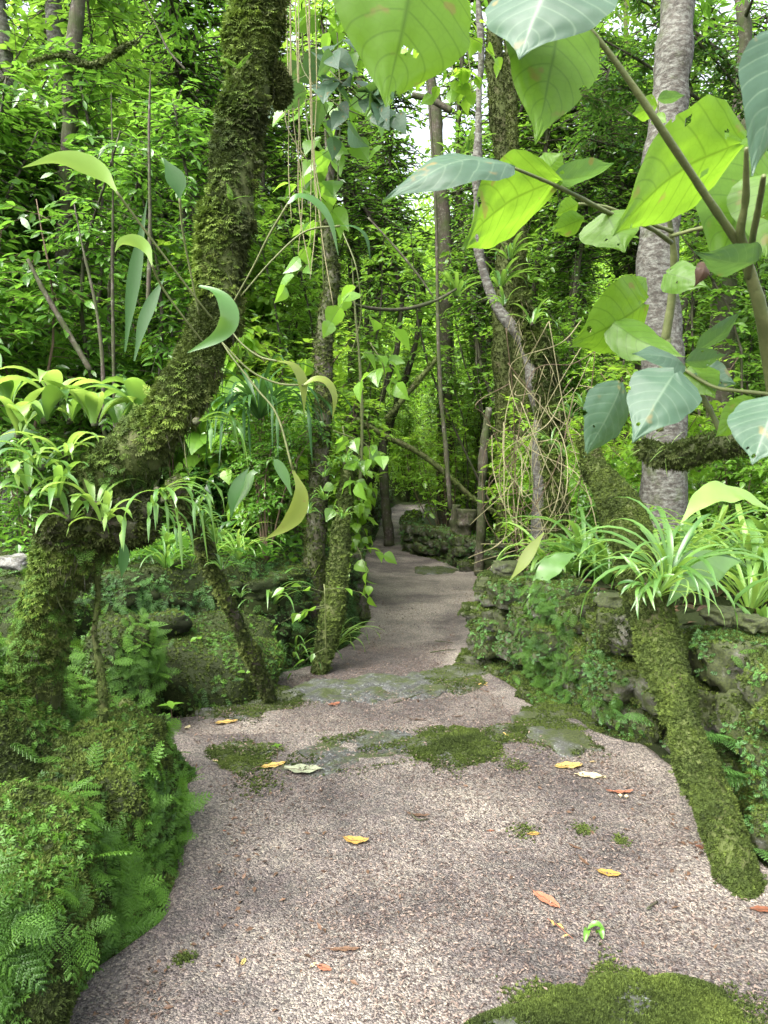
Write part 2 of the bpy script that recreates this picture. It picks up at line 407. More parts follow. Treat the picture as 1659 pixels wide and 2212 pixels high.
def barkmat(name, c1, c2, c3=None, patch=.6, mossc=(.05, .075, .015), mossamt=.4, sc=30, stretch=.25, rough=.85):
    m, nt, out = newmat(name); tc = N_(nt, 'TexCoord'); mp = N_(nt, 'Mapping'); mp.inputs['Scale'].default_value = (1, 1, stretch); nt.links.new(tc.outputs['Object'], mp.inputs[0])
    n1 = noise_n(nt, sc, 5, .65, mp.outputs[0]); col = ramp(nt, n1.outputs['Fac'], [(.3, c1), (.7, c2)])
    mp2 = N_(nt, 'Mapping'); mp2.inputs['Scale'].default_value = (1, 1, 1 + stretch * .6); nt.links.new(tc.outputs['Object'], mp2.inputs[0])
    if c3 is not None:
        n3 = noise_n(nt, 16, 6, .75, mp2.outputs[0]); col = mixc(nt, ramp(nt, n3.outputs['Fac'], [(patch - .12, (0, 0, 0)), (patch + .08, (.85, .85, .85))]), col, c3)
    nm = noise_n(nt, 4, 5, .65, tc.outputs['Object']); k = 1 - mossamt
    col = mixc(nt, ramp(nt, nm.outputs['Fac'], [(k * .6 + .10, (0, 0, 0)), (k * .6 + .34, (1, 1, 1))]), col, mossc)
    bs = N_(nt, 'BsdfPrincipled'); bs.inputs['Roughness'].default_value = rough; bs.inputs['Specular IOR Level'].default_value = .3
    b = N_(nt, 'Bump'); b.inputs['Strength'].default_value = .8; b.inputs['Distance'].default_value = .015; nt.links.new(n1.outputs['Fac'], b.inputs['Height'])
    nt.links.new(b.outputs[0], bs.inputs['Normal']); nt.links.new(col, bs.inputs['Base Color']); nt.links.new(bs.outputs[0], out.inputs[0]); return m
def stonemat(name, mossy=.5, c=(.16, .16, .15)):
    m, nt, out = newmat(name); tc = N_(nt, 'TexCoord'); ge = N_(nt, 'NewGeometry'); sx = N_(nt, 'SeparateXYZ'); nt.links.new(ge.outputs['Normal'], sx.inputs[0])
    n1 = noise_n(nt, 22, 6, .65, tc.outputs['Object']); col = ramp(nt, n1.outputs['Fac'], [(.3, tuple(q * .45 for q in c)), (.52, c), (.72, tuple(min(q * 1.9, .5) for q in c))])
    nl = noise_n(nt, 55, 5, .8, tc.outputs['Object']); col = mixc(nt, ramp(nt, nl.outputs['Fac'], [(.54, (0, 0, 0)), (.62, (.8, .8, .8))]), col, (.22, .235, .225))
    nm = noise_n(nt, 5, 5, .7, tc.outputs['Object'])
    mf = mth(nt, 'ADD', mth(nt, 'MULTIPLY', sx.outputs[2], .12), nm.outputs['Fac'])
    t = .72 - mossy * .42
    mc = ramp(nt, noise_n(nt, 90, 3, .6, tc.outputs['Object']).outputs['Fac'], [(.3, (.014, .018, .007)), (.7, (.05, .064, .016))])
    col = mixc(nt, ramp(nt, mf, [(t - .03, (0, 0, 0)), (t + .12, (1, 1, 1))]), col, mc)
    bs = N_(nt, 'BsdfPrincipled'); bs.inputs['Roughness'].default_value = .75; bs.inputs['Specular IOR Level'].default_value = .35
    b = N_(nt, 'Bump'); b.inputs['Strength'].default_value = .9; b.inputs['Distance'].default_value = .012; nt.links.new(n1.outputs['Fac'], b.inputs['Height'])
    nt.links.new(b.outputs[0], bs.inputs['Normal']); nt.links.new(col, bs.inputs['Base Color']); nt.links.new(bs.outputs[0], out.inputs[0]); return m
def plain(name, c1, c2, rough=.7, sc=20, tw=0, bump=.5, spec=.3):
    m, nt, out = newmat(name); tc = N_(nt, 'TexCoord'); at = N_(nt, 'Attribute', attribute_name='tint')
    n1 = noise_n(nt, sc, 5, .65, tc.outputs['Object']); f = mth(nt, 'ADD', mth(nt, 'MULTIPLY', n1.outputs['Fac'], .6), mth(nt, 'MULTIPLY', at.outputs['Fac'], .4))
    col = ramp(nt, f, [(.3, c1), (.7, c2)])
    bs = N_(nt, 'BsdfPrincipled'); bs.inputs['Roughness'].default_value = rough; bs.inputs['Specular IOR Level'].default_value = spec
    b = N_(nt, 'Bump'); b.inputs['Strength'].default_value = bump; b.inputs['Distance'].default_value = .006; nt.links.new(n1.outputs['Fac'], b.inputs['Height'])
    nt.links.new(b.outputs[0], bs.inputs['Normal']); nt.links.new(col, bs.inputs['Base Color'])
    if tw:
        tr = N_(nt, 'BsdfTranslucent'); nt.links.new(col, tr.inputs[0]); mx = N_(nt, 'MixShader'); mx.inputs[0].default_value = tw
        nt.links.new(bs.outputs[0], mx.inputs[1]); nt.links.new(tr.outputs[0], mx.inputs[2]); nt.links.new(mx.outputs[0], out.inputs[0])
    else: nt.links.new(bs.outputs[0], out.inputs[0])
    return m
def pathmat():
    m, nt, out = newmat('gravelly_sand'); tc = N_(nt, 'TexCoord'); co = tc.outputs['Object']
    big = noise_n(nt, .9, 4, .6, co); base = ramp(nt, big.outputs['Fac'], [(.40, (.066, .062, .058)), (.5, (.143, .132, .118)), (.62, (.235, .217, .187))])
    med = noise_n(nt, 14, 5, .7, co); base = mixc(nt, mth(nt, 'MULTIPLY', ramp(nt, med.outputs['Fac'], [(.4, (0, 0, 0)), (.7, (1, 1, 1))]), .4), base, (.17, .13, .13))
    vo = N_(nt, 'TexVoronoi', feature='F1'); vo.inputs['Scale'].default_value = 150; nt.links.new(co, vo.inputs['Vector'])
    g = ramp(nt, N_sep(nt, vo.outputs['Color']), [(.0, (.35, .33, .34)), (.5, (.9, .88, .88)), (.88, (1.35, 1.3, 1.2)), (1, (1.9, 1.8, 1.6))])
    base = mixc(nt, 1.0, base, g, 'MULTIPLY')
    fl = noise_n(nt, 62, 4, .75, co); ff = ramp(nt, fl.outputs['Fac'], [(.38, (1, 1, 1)), (.45, (0, 0, 0))])
    base = mixc(nt, mth(nt, 'MULTIPLY', ff, .68), base, (.055, .038, .032))
    bs = N_(nt, 'BsdfPrincipled'); bs.inputs['Roughness'].default_value = .8; bs.inputs['Specular IOR Level'].default_value = .3
    hh = mth(nt, 'ADD', mth(nt, 'MULTIPLY', vo.outputs['Distance'], -.6), mth(nt, 'ADD', fl.outputs['Fac'], med.outputs['Fac']))
    b = N_(nt, 'Bump'); b.inputs['Strength'].default_value = 1.0; b.inputs['Distance'].default_value = .012; nt.links.new(hh, b.inputs['Height'])
    nt.links.new(b.outputs[0], bs.inputs['Normal']); nt.links.new(base, bs.inputs['Base Color']); nt.links.new(bs.outputs[0], out.inputs[0]); return m
def N_sep(nt, c):
    s = N_(nt, 'SeparateColor'); nt.links.new(c, s.inputs[0]); return s.outputs[0]

M = {}
M['path'] = pathmat()
M['soil'] = plain('dark_soil', (.018, .014, .010), (.055, .045, .028), .9, 12)
M['bank'] = mossmat('mossy_soil', (.014, .018, .006), (.034, .048, .013), (.075, .105, .022), 3)
M['darkrock'] = stonemat('dark_mossy_rock', .9, (.06, .06, .05))
M['moss'] = mossmat('moss', (.02, .03, .007), (.07, .105, .018), (.17, .235, .038), 5)
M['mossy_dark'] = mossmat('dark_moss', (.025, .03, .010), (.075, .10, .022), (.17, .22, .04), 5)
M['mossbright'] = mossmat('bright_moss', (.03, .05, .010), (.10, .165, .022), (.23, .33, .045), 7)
M['spray'] = leafmat('feathery_fern', (.02, .06, .010), (.12, .27, .028), (.22, .42, .035), .38, .5, .35)
M['spraydark'] = leafmat('dark_feathery_fern', (.03, .09, .022), (.10, .23, .045), (.16, .34, .06), .34, .45, .4)
M['leafA'] = leafmat('glossy_leaf', (.035, .10, .014), (.12, .27, .035), (.28, .58, .05), .45, .27, .85)
M['leafB'] = leafmat('soft_leaf', (.06, .15, .016), (.18, .36, .04), (.38, .68, .06), .5, .32, .8)
M['leafC'] = leafmat('lime_leaf', (.09, .20, .016), (.23, .43, .04), (.48, .75, .06), .52, .36, .7)
M['leafD'] = leafmat('dark_leaf', (.02, .06, .014), (.06, .15, .03), (.16, .34, .03), .36, .26, .7)
M['leafV'] = leafmat('veined_leaf', (.04, .085, .055), (.07, .13, .08), (.22, .44, .04), .3, .46, .4, veins=8, vein=(.14, .21, .13), spots=34)
M['leafVb'] = leafmat('pale_veined_leaf', (.08, .18, .02), (.14, .27, .02), (.30, .54, .03), .56, .42, .4, veins=8, spots=34)
M['strap'] = leafmat('strap_leaf', (.045, .13, .03), (.15, .29, .06), (.35, .58, .06), .4, .3, .75)
M['straplight'] = leafmat('pale_strap_leaf', (.12, .24, .05), (.26, .42, .09), (.5, .7, .1), .42, .34, .7)
M['strapold'] = leafmat('ageing_strap_leaf', (.10, .14, .02), (.20, .25, .05), (.40, .50, .08), .4, .4, .4, spots=70)
M['strapdark'] = leafmat('dark_strap_leaf', (.012, .045, .012), (.035, .10, .02), (.09, .22, .03), .28, .45, .3)
M['bark'] = barkmat('dark_bark', (.022, .017, .013), (.075, .06, .045), (.20, .20, .17), .64, (.035, .05, .012), .5)
M['barkpale'] = barkmat('pale_lichen_bark', (.026, .023, .019), (.075, .067, .055), (.18, .185, .16), .56, (.05, .07, .02), .25, 22, 1.6)
M['barkmoss'] = barkmat('mossy_bark', (.022, .016, .010), (.07, .052, .03), None, .6, (.05, .065, .015), .75)
M['stem'] = plain('green_stem', (.05, .07, .02), (.12, .13, .05), .55, 40)
M['twig'] = plain('brown_twig', (.05, .035, .02), (.14, .10, .06), .7, 60)
M['root'] = plain('pale_root', (.12, .11, .05), (.26, .24, .13), .7, 60)
M['stone'] = stonemat('mossy_stone', .82, (.085, .08, .065))
M['slab'] = stonemat('lichen_slab', .33, (.042, .043, .041))
M['slabmoss'] = stonemat('moss_covered_slab', .5, (.06, .06, .055))
M['pale'] = stonemat('pale_stone', .45, (.10, .097, .085))
M['yellow'] = plain('yellow_dead_leaf', (.32, .20, .05), (.52, .38, .12), .5, 30, .2, .3)
M['cream'] = plain('cream_dead_leaf', (.45, .36, .18), (.62, .54, .32), .55, 30, .2, .3)
M['rust'] = plain('rust_dead_leaf', (.14, .055, .03), (.30, .12, .07), .5, 30, .1, .3)
M['brown'] = plain('brown_dead_leaf', (.035, .02, .013), (.12, .07, .042), .5, 30, .05, .3)
M['greydead'] = plain('greygreen_dead_leaf', (.17, .19, .12), (.28, .30, .20), .6, 30, .1, .3)
M['greenfall'] = leafmat('fallen_green_leaf', (.03, .10, .01), (.10, .24, .02), (.2, .4, .03), .2, .3, .6)
M['chips'] = plain('litter_chips', (.03, .02, .017), (.20, .15, .12), .8, 200, 0, .2)

# ------------------------------------------------------------------ world, sun, camera
w = bpy.data.worlds.new('World'); SC.world = w; w.use_nodes = True; nt = w.node_tree; nt.nodes.clear()
SUN_EL, SUN_AZ = math.radians(52), math.radians(-135)      # azimuth clockwise from +Y
sky = nt.nodes.new('ShaderNodeTexSky'); sky.sky_type = 'NISHITA'; sky.sun_disc = False; sky.sun_elevation = SUN_EL; sky.sun_rotation = SUN_AZ
sky.air_density = 1.0; sky.dust_density = 5.0; sky.ozone_density = 1.0
hs = nt.nodes.new('ShaderNodeHueSaturation'); hs.inputs['Saturation'].default_value = .35
bg = nt.nodes.new('ShaderNodeBackground'); bg.inputs[1].default_value = .15; ow = nt.nodes.new('ShaderNodeOutputWorld')
nt.links.new(sky.outputs[0], hs.inputs['Color']); nt.links.new(hs.outputs[0], bg.inputs[0]); nt.links.new(bg.outputs[0], ow.inputs[0])
sd = bpy.data.lights.new('sun', 'SUN'); sd.energy = 1.5; sd.angle = math.radians(60); sd.color = (1, .97, .9)
so = bpy.data.objects.new('sun', sd); COL.objects.link(so)
sdir = np.array([math.sin(SUN_AZ) * math.cos(SUN_EL), math.cos(SUN_AZ) * math.cos(SUN_EL), math.sin(SUN_EL)])
from mathutils import Vector, Matrix
so.rotation_euler = Vector(sdir).to_track_quat('Z', 'Y').to_euler()
cd = bpy.data.cameras.new('camera'); co = bpy.data.objects.new('camera', cd); COL.objects.link(co); SC.camera = co
cd.sensor_fit = 'VERTICAL'; cd.sensor_height = 36; cd.lens = 36 * FPX / 2212; cd.clip_end = 500; cd.clip_start = .02
co.location = CAM; co.rotation_euler = (PI / 2 - PITCH, 0, 0)
cd.dof.use_dof = True; cd.dof.focus_distance = 4.5; cd.dof.aperture_fstop = 20
SC.render.resolution_x = 768; SC.render.resolution_y = 1024
SC.view_settings.view_transform = 'Standard'; SC.view_settings.look = 'None'; SC.view_settings.exposure = 2.4; SC.view_settings.gamma = 1
SC.cycles.max_bounces = 6; SC.cycles.diffuse_bounces = 3; SC.cycles.glossy_bounces = 2; SC.cycles.transmission_bounces = 4

# ------------------------------------------------------------------ terrain and path
def gridmesh(X, Y, Z, mat, name):
    n, m = X.shape; V = np.stack([X, Y, Z], -1).reshape(-1, 3)
    i = np.arange(n - 1)[:, None] * m + np.arange(m - 1)[None]
    F = np.stack([i, i + 1, i + m + 1, i + m], -1).reshape(-1, 4)
    b = MB(); b.add(V, F, .5); return b
xs = np.concatenate([-np.geomspace(120, 3.5, 40), np.arange(-3.4, 3.6, .035), np.geomspace(3.7, 120, 40)])
ys = np.concatenate([np.arange(-25, 0, 1.5), np.arange(0, 7.5, .035), np.geomspace(7.55, 36, 150), np.geomspace(37, 140, 25)])
Yg, Xg = np.meshgrid(ys, xs, indexing='ij')
dl, dr = XL(Yg) - Xg, Xg - XR(Yg)
Zg = h(Xg, Yg) - .03 * ss(-.0, -.06, np.maximum(dl, dr)) * (Yg < 34)
tb = gridmesh(Xg, Yg, Zg, None, '')
o = tb.build('ground', M['bank']); tag(o, kind='structure')
py = np.concatenate([np.arange(-1, 1.4, .1), np.arange(1.4, 6.2, .018), np.geomspace(6.22, 34, 220)])
pu = np.linspace(0, 1, 130); PYg, PUg = np.meshgrid(py, pu, indexing='ij')
PXg = XL(PYg) - .03 + (XR(PYg) - XL(PYg) + .06) * PUg
ed = np.minimum(PXg - XL(PYg), XR(PYg) - PXg)
PZg = lev(PXg, PYg) + und(PXg, PYg) + .004 + .004 * n2(PXg, PYg, 25, 12) - .035 * (1 - ss(-.03, .03, ed)) + .03 * (1 - ss(0, .25, ed))
pb = gridmesh(PXg, PYg, PZg, None, '')
tag(pb.build('path', M['path']), kind='structure')
def pz(x, y): return float(lev(x, y) + und(x, y) + .008)
def GP(vx, vy):
    d = ray(vx, vy); Y = np.linspace(1.0, 50, 20000); p = CAM + d * Y[:, None]
    k = np.argmax(p[:, 2] < lev(p[:, 0], p[:, 1]) + und(p[:, 0], p[:, 1]) + .008); return p[k]
tag(fronds_on(region(-2.4, 0, 1.2, 3.95), 16000, .036, None, f=5, seed=3).build('bank_fronds', M['spray'], smooth=False), 'tiny leafy moss fronds covering the near left bank', 'moss', kind='stuff') if 0 else None
# loose grit and chips on the path
n = 80000; yy = 1.5 + 5.5 * R.random(n) ** 1.3; xx = XL(yy) + (XR(yy) - XL(yy)) * R.random(n)
keep = (n2(xx, yy, 2.2, 31) + R.normal(0, .35, n)) > -.25; xx, yy = xx[keep], yy[keep]; n = len(xx)
pp = np.stack([xx, yy, lev(xx, yy) + und(xx, yy) + .008], 1); gm = MB()
scat(gm, T_LOW, pp, rdir(n) * [1, 1, .3], np.array([0, 0, 1]) + rdir(n) * .5, R.uniform(.004, .02, n), R.random(n) ** 1.6)
tag(gm.build('leaf_litter', M['chips']), 'dark crumbs of rotted leaf and bark scattered over the sandy path', 'litter', kind='stuff')

n = 9000; yy = 1.5 + 9 * R.random(n) ** 1.2; e = np.abs(R.normal(0, .10, n)) * (1 + (R.random(n) < .2) * 3); sd_ = R.random(n) < .5
xx = np.where(sd_, XL(yy) + e, XR(yy) - e); pp = np.stack([xx, yy, lev(xx, yy) + und(xx, yy) + .010], 1); lm_ = MB()
scat(lm_, T_LOW, pp, rdir(n) * [1, 1, .3], np.array([0, 0, 1]) + rdir(n) * .5, R.uniform(.010, .034, n), R.random(n), 1.2)
tag(lm_.build('edge_litter', M['brown'], smooth=False), 'broken brown leaf scraps gathered along both edges of the path', 'litter', kind='stuff')
# ------------------------------------------------------------------ stones of the steps
def slab(outline, mat, label, name='step_stone', lift=.006, thick=.12, mossn=0, seed=1, group='flat stones set across the path', wf=None, cat='stone'):
    """outline in picture points on the path; real slab with rounded rim and rough top"""
    pts = np.array([Glev(*q) for q in outline]); c = pts.mean(0); c[2] = lev(c[0], c[1])
    z0 = max(lev(q[0], q[1]) for q in pts)
    a = np.arctan2(pts[:, 1] - c[1], pts[:, 0] - c[0]); r = np.hypot(pts[:, 0] - c[0], pts[:, 1] - c[1]); o_ = np.argsort(a); a, r = a[o_], r[o_]
    ns = 72; th = np.linspace(-PI, PI, ns, endpoint=False)
    rr = np.interp(th, np.concatenate([a - 2 * PI, a, a + 2 * PI]), np.tile(r, 3)); rr = (np.roll(rr, 1) + rr * 2 + np.roll(rr, -1)) / 4
    rr = rr * (1 + .10 * noise3(np.stack([np.cos(th), np.sin(th), th * 0], 1), 9, seed + 5) + .07 * noise3(np.stack([np.cos(th), np.sin(th), th * 0], 1), 4, seed))
    rings = [(0.001, 1), (.15, 1), (.3, 1), (.45, 1), (.6, .98), (.72, .93), (.83, .82), (.91, .62), (.97, .3), (1, -.1), (1.0, -1)]
    V = []
    for f_, hz in rings:
        x = c[0] + np.cos(th) * rr * f_; y = c[1] + np.sin(th) * rr * f_
        z = z0 + hz * (lift + .01) + (thick if hz < -.5 else 0) * -1 + (.012 * n2(x, y, 7, seed) + .006 * n2(x, y, 25, seed)) * (hz > 0)
        V.append(np.stack([x, y, z], 1))
    V = np.vstack(V); k = len(rings)
    i = np.arange(k - 1)[:, None] * ns; j = np.arange(ns)[None]; F = np.stack([i + j, i + ns + j, i + ns + (j + 1) % ns, i + (j + 1) % ns], -1).reshape(-1, 4)
    b = MB(); b.add(V, F, .5)
    t = thing(name, label, cat, (c[0], c[1], z0), group)
    put(b, 'rock', mat, t)
    if mossn:
        nf = mossn; tf = R.random(nf) * 2 * PI - PI; rf_ = np.interp(tf, th, rr, period=2 * PI) * (.8 + np.abs(R.normal(0, .22, nf)) * (.6 + .6 * np.sin(tf * 5 + seed)))
        xf, yf = c[0] + np.cos(tf) * rf_, c[1] + np.sin(tf) * rf_; fr_ = MB(); scat(fr_, T_MOSS, np.stack([xf, yf, lev(xf, yf) + und(xf, yf) + .004], 1), rdir(nf) * [1, 1, .1], rdir(nf) * .4 + [0, 0, 1], R.uniform(.005, .011, nf), R.random(nf)); put(fr_, 'moss_fringe', M['moss'], t, False)
        put(moss_on(b, mossn * 2, .010, lambda p, N: (N[:, 2] > .3) * (np.clip(.7 + n2(p[:, 0], p[:, 1], 6, seed), .05, 1) if wf is None else wf(p)), lay=.8), 'moss', M['moss'], t, False)
    return t
g1 = 'stones along the nearer step'; g2 = 'stones along the farther step'
slab([(590,1668),(640,1625),(740,1592),(880,1580),(935,1600),(920,1640),(800,1668),(700,1682)], M['slab'], 'long grey lichened slab in the middle of the nearer step', seed=3, group=g1, mossn=500, wf=lambda p: n2(p[:, 0], p[:, 1], 5, 40) > .25)
slab([(870,1625),(905,1592),(960,1572),(1020,1576),(1062,1600),(1068,1635),(1010,1655),(920,1652)], M['slabmoss'], 'flat stone fully covered in green moss at right end of the long grey slab', seed=4, group=g1, mossn=3500, lift=.012)
slab([(425,1655),(440,1620),(520,1608),(600,1612),(590,1640),(560,1668),(480,1682)], M['slabmoss'], 'low mossy grey stone at the left end of the nearer step', seed=5, group=g1, mossn=1500)
slab([(1052,1590),(1065,1572),(1105,1566),(1140,1580),(1120,1602),(1075,1606)], M['slabmoss'], 'small dark stone with a yellow leaf on it, right of the moss covered slab', seed=6, group=g1, mossn=500)
slab([(1135,1582),(1160,1560),(1230,1555),(1285,1575),(1282,1620),(1230,1632),(1170,1610)], M['slabmoss'], 'flat mossy stone at the foot of the right hand wall', seed=7, group=g1, mossn=1500, wf=lambda p: n2(p[:, 0], p[:, 1], 4, 41) > -.1)
slab([(455,1555),(480,1525),(545,1505),(620,1508),(640,1525),(570,1540),(520,1560),(480,1568)], M['slabmoss'], 'mossy stone under the foot of the leaning pole', seed=8, group=g2, mossn=1800)
slab([(630,1518),(660,1500),(720,1490),(755,1500),(745,1518),(690,1524)], M['slab'], 'grey stone beside the orange leaf in the farther step', seed=9, group=g2)
slab([(757,1512),(765,1493),(820,1482),(870,1484),(862,1508),(800,1520)], M['slab'], 'pale bluish slab in the middle of the farther step', seed=10, group=g2)
slab([(872,1508),(880,1484),(930,1474),(965,1478),(960,1496),(915,1512)], M['slab'], 'half buried grey slab left of the far mossy stone', seed=11, group=g2)
slab([(960,1492),(975,1466),(1010,1458),(1040,1466),(1030,1488),(990,1502)], M['slabmoss'], 'mossy stone at the right end of the farther step', seed=12, group=g2, mossn=900)
slab([(900,1235),(925,1226),(960,1226),(985,1233),(950,1240),(915,1241)], M['slabmoss'], 'small mossy stone lying far down the path', seed=13, group='far stones', mossn=300)
slab([(960,2260),(1010,2215),(1130,2185),(1270,2145),(1440,2130),(1560,2160),(1640,2220),(1660,2300),(1300,2330),(1050,2300)], M['slab'], 'big mossy grey boulder sunk in the path at the bottom of the photo', name='boulder', seed=14, group=None, lift=.02, mossn=16000, cat='boulder', wf=lambda p: np.clip(.75 + 1.3 * n2(p[:, 0], p[:, 1], 6, 43) + 1.6 * (p[:, 0] - .6), 0, 1))
n = 9000; yy = R.uniform(3.3, 5.8, n); xx = XL(yy) + (XR(yy) - XL(yy)) * R.random(n); pp = np.stack([xx, yy, lev(xx, yy) + und(xx, yy) + .02], 1); gm = MB()
scat(gm, T_LOW, pp, rdir(n) * [1, 1, .3], np.array([0, 0, 1]) + rdir(n) * .5, R.uniform(.006, .022, n), R.random(n) ** 1.6)
tag(gm.build('step_litter', M['chips'], smooth=False), 'dark crumbs of leaf and grit lying over the stones of the steps', 'litter', kind='stuff')

# ------------------------------------------------------------------ walls
def wall(path, zb, zt, thick, seed, label, name='stone_wall', course=.15, lmin=.16, lmax=.42, mossn=8000, sprayn=250, n=8, end_in=.5, spray_w=None, jit=.04, msize=.014, cap=M['stone'], face=(0, -.8, .6), ffrac=.5):
    rg = np.random.default_rng(seed); p = np.asarray(path, float); seg = np.linalg.norm(np.diff(p, axis=0), axis=1); S = np.concatenate([[0], np.cumsum(seg)])
    def at(s):
        x = np.interp(s, S, p[:, 0]); y = np.interp(s, S, p[:, 1]); e = .05
        tx = np.interp(s + e, S, p[:, 0]) - np.interp(s - e, S, p[:, 0]); ty = np.interp(s + e, S, p[:, 1]) - np.interp(s - e, S, p[:, 1])
        l = math.hypot(tx, ty) + 1e-9; return x, y, tx / l, ty / l
    b = MB(); capm = MB()
    nc = max(2, int(round((zt(0) - zb(0)) / course)))
    for k in range(nc):
        s = -rg.random() * .2
        while s < S[-1]:
            L = rg.uniform(lmin, lmax); sm = min(max(s + L / 2, 0), S[-1]); x, y, tx, ty = at(sm)
            nx, ny = -ty, tx            # inward normal = left of direction of travel
            z0, z1 = zb(sm), zt(sm); ch = (z1 - z0) / nc; z = z0 + ch * (k + .5) + rg.normal(0, .012)
            ins = thick / 2 + rg.uniform(-jit, jit) + (z - z0) * .08
            last = k == nc - 1
            rock(b, (x + nx * ins, y + ny * ins, z), (L / 2 * .98, thick / 2 * rg.uniform(.9, 1.15), ch / 2 * rg.uniform(.9, 1.12)), math.atan2(ty, tx) + rg.normal(0, .08), (.38), n, .2, 2.1, seed + int(rg.integers(1e4)), rg.random(), (rg.normal(0, .06), rg.normal(0, .06)))
            s += L * 1.0
    m = len(p); x, y, _, _ = at(0); t = thing(name, label, 'wall', (x, y, zb(0)))
    put(b, 'stonework', cap, t)
    put(moss_on(b, mossn, msize, lambda q, N: np.clip(.15 + N[:, 2] * 1.0 + .8 * fbm(q, 4, 2, seed), .02, 3) * np.clip(.1 + N @ np.array(face), 0, 1)), 'moss', M['moss'], t, False)
    put(moss_on(b, mossn // 3, msize * .9, lambda q, N: np.clip(N[:, 2] - .35, 0, 1) * np.clip(.4 + fbm(q, 2, 2, seed + 3), 0, 2)), 'bright_moss', M['mossbright'], t, False)
    fw_ = lambda q, N: np.clip(.25 + N[:, 2] * .9, .05, 1) * np.clip(.1 + N @ np.array(face), 0, 1)
    put(fronds_on(b, int(mossn * ffrac), msize * 2.0, fw_, seed=seed, f=5), 'moss_fronds', M['spraydark'], t, False)
    return t, b
rw = RP_[(RP_[:, 1] > 2.3) & (RP_[:, 1] < 6.4)]
rwp = [(1.95, .6), (1.80, 1.6), (1.68, 2.2)] + [tuple(q) for q in rw]
xend, yend = rwp[-1]
rwp = rwp + [(xend + .12, yend + .15), (xend + .6, yend + .3), (xend + 1.5, yend + .4)]
rwp = rwp[::-1]
rzb = lambda s: -.22
# bottom follows the ground: dip below it everywhere
tR, bR = wall(rwp, lambda s: -.24 + .0 * s, lambda s: TR + .05 + .05 * math.sin(s * 3.1) + .03 * math.sin(s * 9), .36, 21, 'mossy dry stone wall curving along the right side of the path', mossn=70000, n=10, course=.2, lmin=.2, lmax=.52, msize=.016, jit=.06, face=(-.75, -.6, .55), ffrac=.24)
lw = LP_[(LP_[:, 1] > 4.95) & (LP_[:, 1] < 8.8)]
lwp = [(-6, 5.3), (-4, 5.5), (-2.6, 5.5), (-1.7, 5.35)] + [tuple(q + np.array([-.12, .1])) for q in lw]
lwp = [q for i, q in enumerate(lwp)]
tL, bL = wall(lwp, lambda s: -.30, lambda s: .62 + .05 * math.sin(s * 2.3) - .12 * ss(3.5, 7, s), .36, 22, 'low mossy dry stone wall behind the leaning pole on the left', cap=M['bank'], mossn=36000, n=7)
# far walls
rf = [(float(XR(y)) + .05, y) for y in np.linspace(19, 12.5, 10)]
rf = rf + [(rf[-1][0] + .9, 12.3)]
rf = rf[::1]
tF, bF = wall(rf[::-1], lambda s: -.5, lambda s: .25, .4, 23, 'distant fern covered stone wall at the right bend of the path', mossn=5000, n=6, msize=.03, course=.2, lmax=.6)
lf = [(float(XL(y)) - .03, y) for y in np.linspace(20, 33, 9)]
tG, bG = wall(lf, lambda s: -.5, lambda s: .35, .5, 24, 'far mossy wall where the path bends out of sight', mossn=3000, n=6, msize=.05, course=.25, lmax=.8)
lm = [(float(XL(y)) - .03, y) for y in np.linspace(10.5, 19, 8)]
tH, bH = wall(lm, lambda s: -.5, lambda s: -.02, .4, 25, 'low mossy stone edging on the left of the distant path', mossn=3000, n=6, msize=.03, course=.2, lmax=.6)

# boulders on the left
def boulder(label, c, dim, rot, seed, mossn, sprayn=0, sp=None, T=T_SPRAY, size=.1, mat='moss', n=26, amp=.16, wf=None, mm='moss', sdroop=.7):
    b = MB(); rock(b, c, dim, rot, .75, n, amp, 1.5, seed, .5); t = thing('boulder', label, 'boulder', (c[0], c[1], c[2] - dim[2]))
    put(b, 'rock', M['bank'] if mat == 'moss' else M[mat], t)
    put(moss_on(b, int(mossn * .9), .016, wf), 'moss', M[mm], t, False); put(fronds_on(b, int(mossn * .35), .034, wf, seed=seed, f=5), 'moss_fronds', M['spray'], t, False)
    if sprayn: put(sprays_on(b, sprayn, size, T, lambda q, N: (N[:, 1] < .3) * np.clip(.4 + fbm(q, 3, 2, seed), 0, 2), droop=sdroop), 'ferns', M[sp or 'spray'], t, False)['kind'] = 'stuff'
    return t, b
c = P(430, 1400, 5.35); boulder('rounded moss coated boulder sloping down behind the leaning pole', (c[0] - .05, 5.4, -.12), (.66, .62, .46), .2, 51, 14000, 300, 'spraydark', T_SPRAYL, .075, mm='moss')
c = P(255, 1400, 4.3); boulder('tall mossy rock with bright feathery ferns right of the leaning tree base', (c[0], 4.35, .12), (.22, .3, .50), .1, 52, 5000, 420, 'spray', T_SPRAY, .11)
c = P(40, 1330, 4.4); boulder('pale topped mossy rock at the left edge behind the leaning tree', (c[0] - .05, 4.6, .35), (.42, .4, .44), .1, 53, 5000, 60, 'spray', T_SPRAY, .09)
c = P(60, 1850, 2.2); boulder('near mossy rock at the lower left corner, hung with lacy ferns', (-1.12, 2.05, .12), (.28, .38, .36), .3, 54, 16000, 420, 'spray', T_SPRAY, .12)
c = P(200, 1700, 2.6); boulder('fern draped rock below the leaning tree trunk', (-1.06, 2.75, .16), (.25, .42, .36), .1, 55, 16000, 420, 'spray', T_SPRAY, .11)

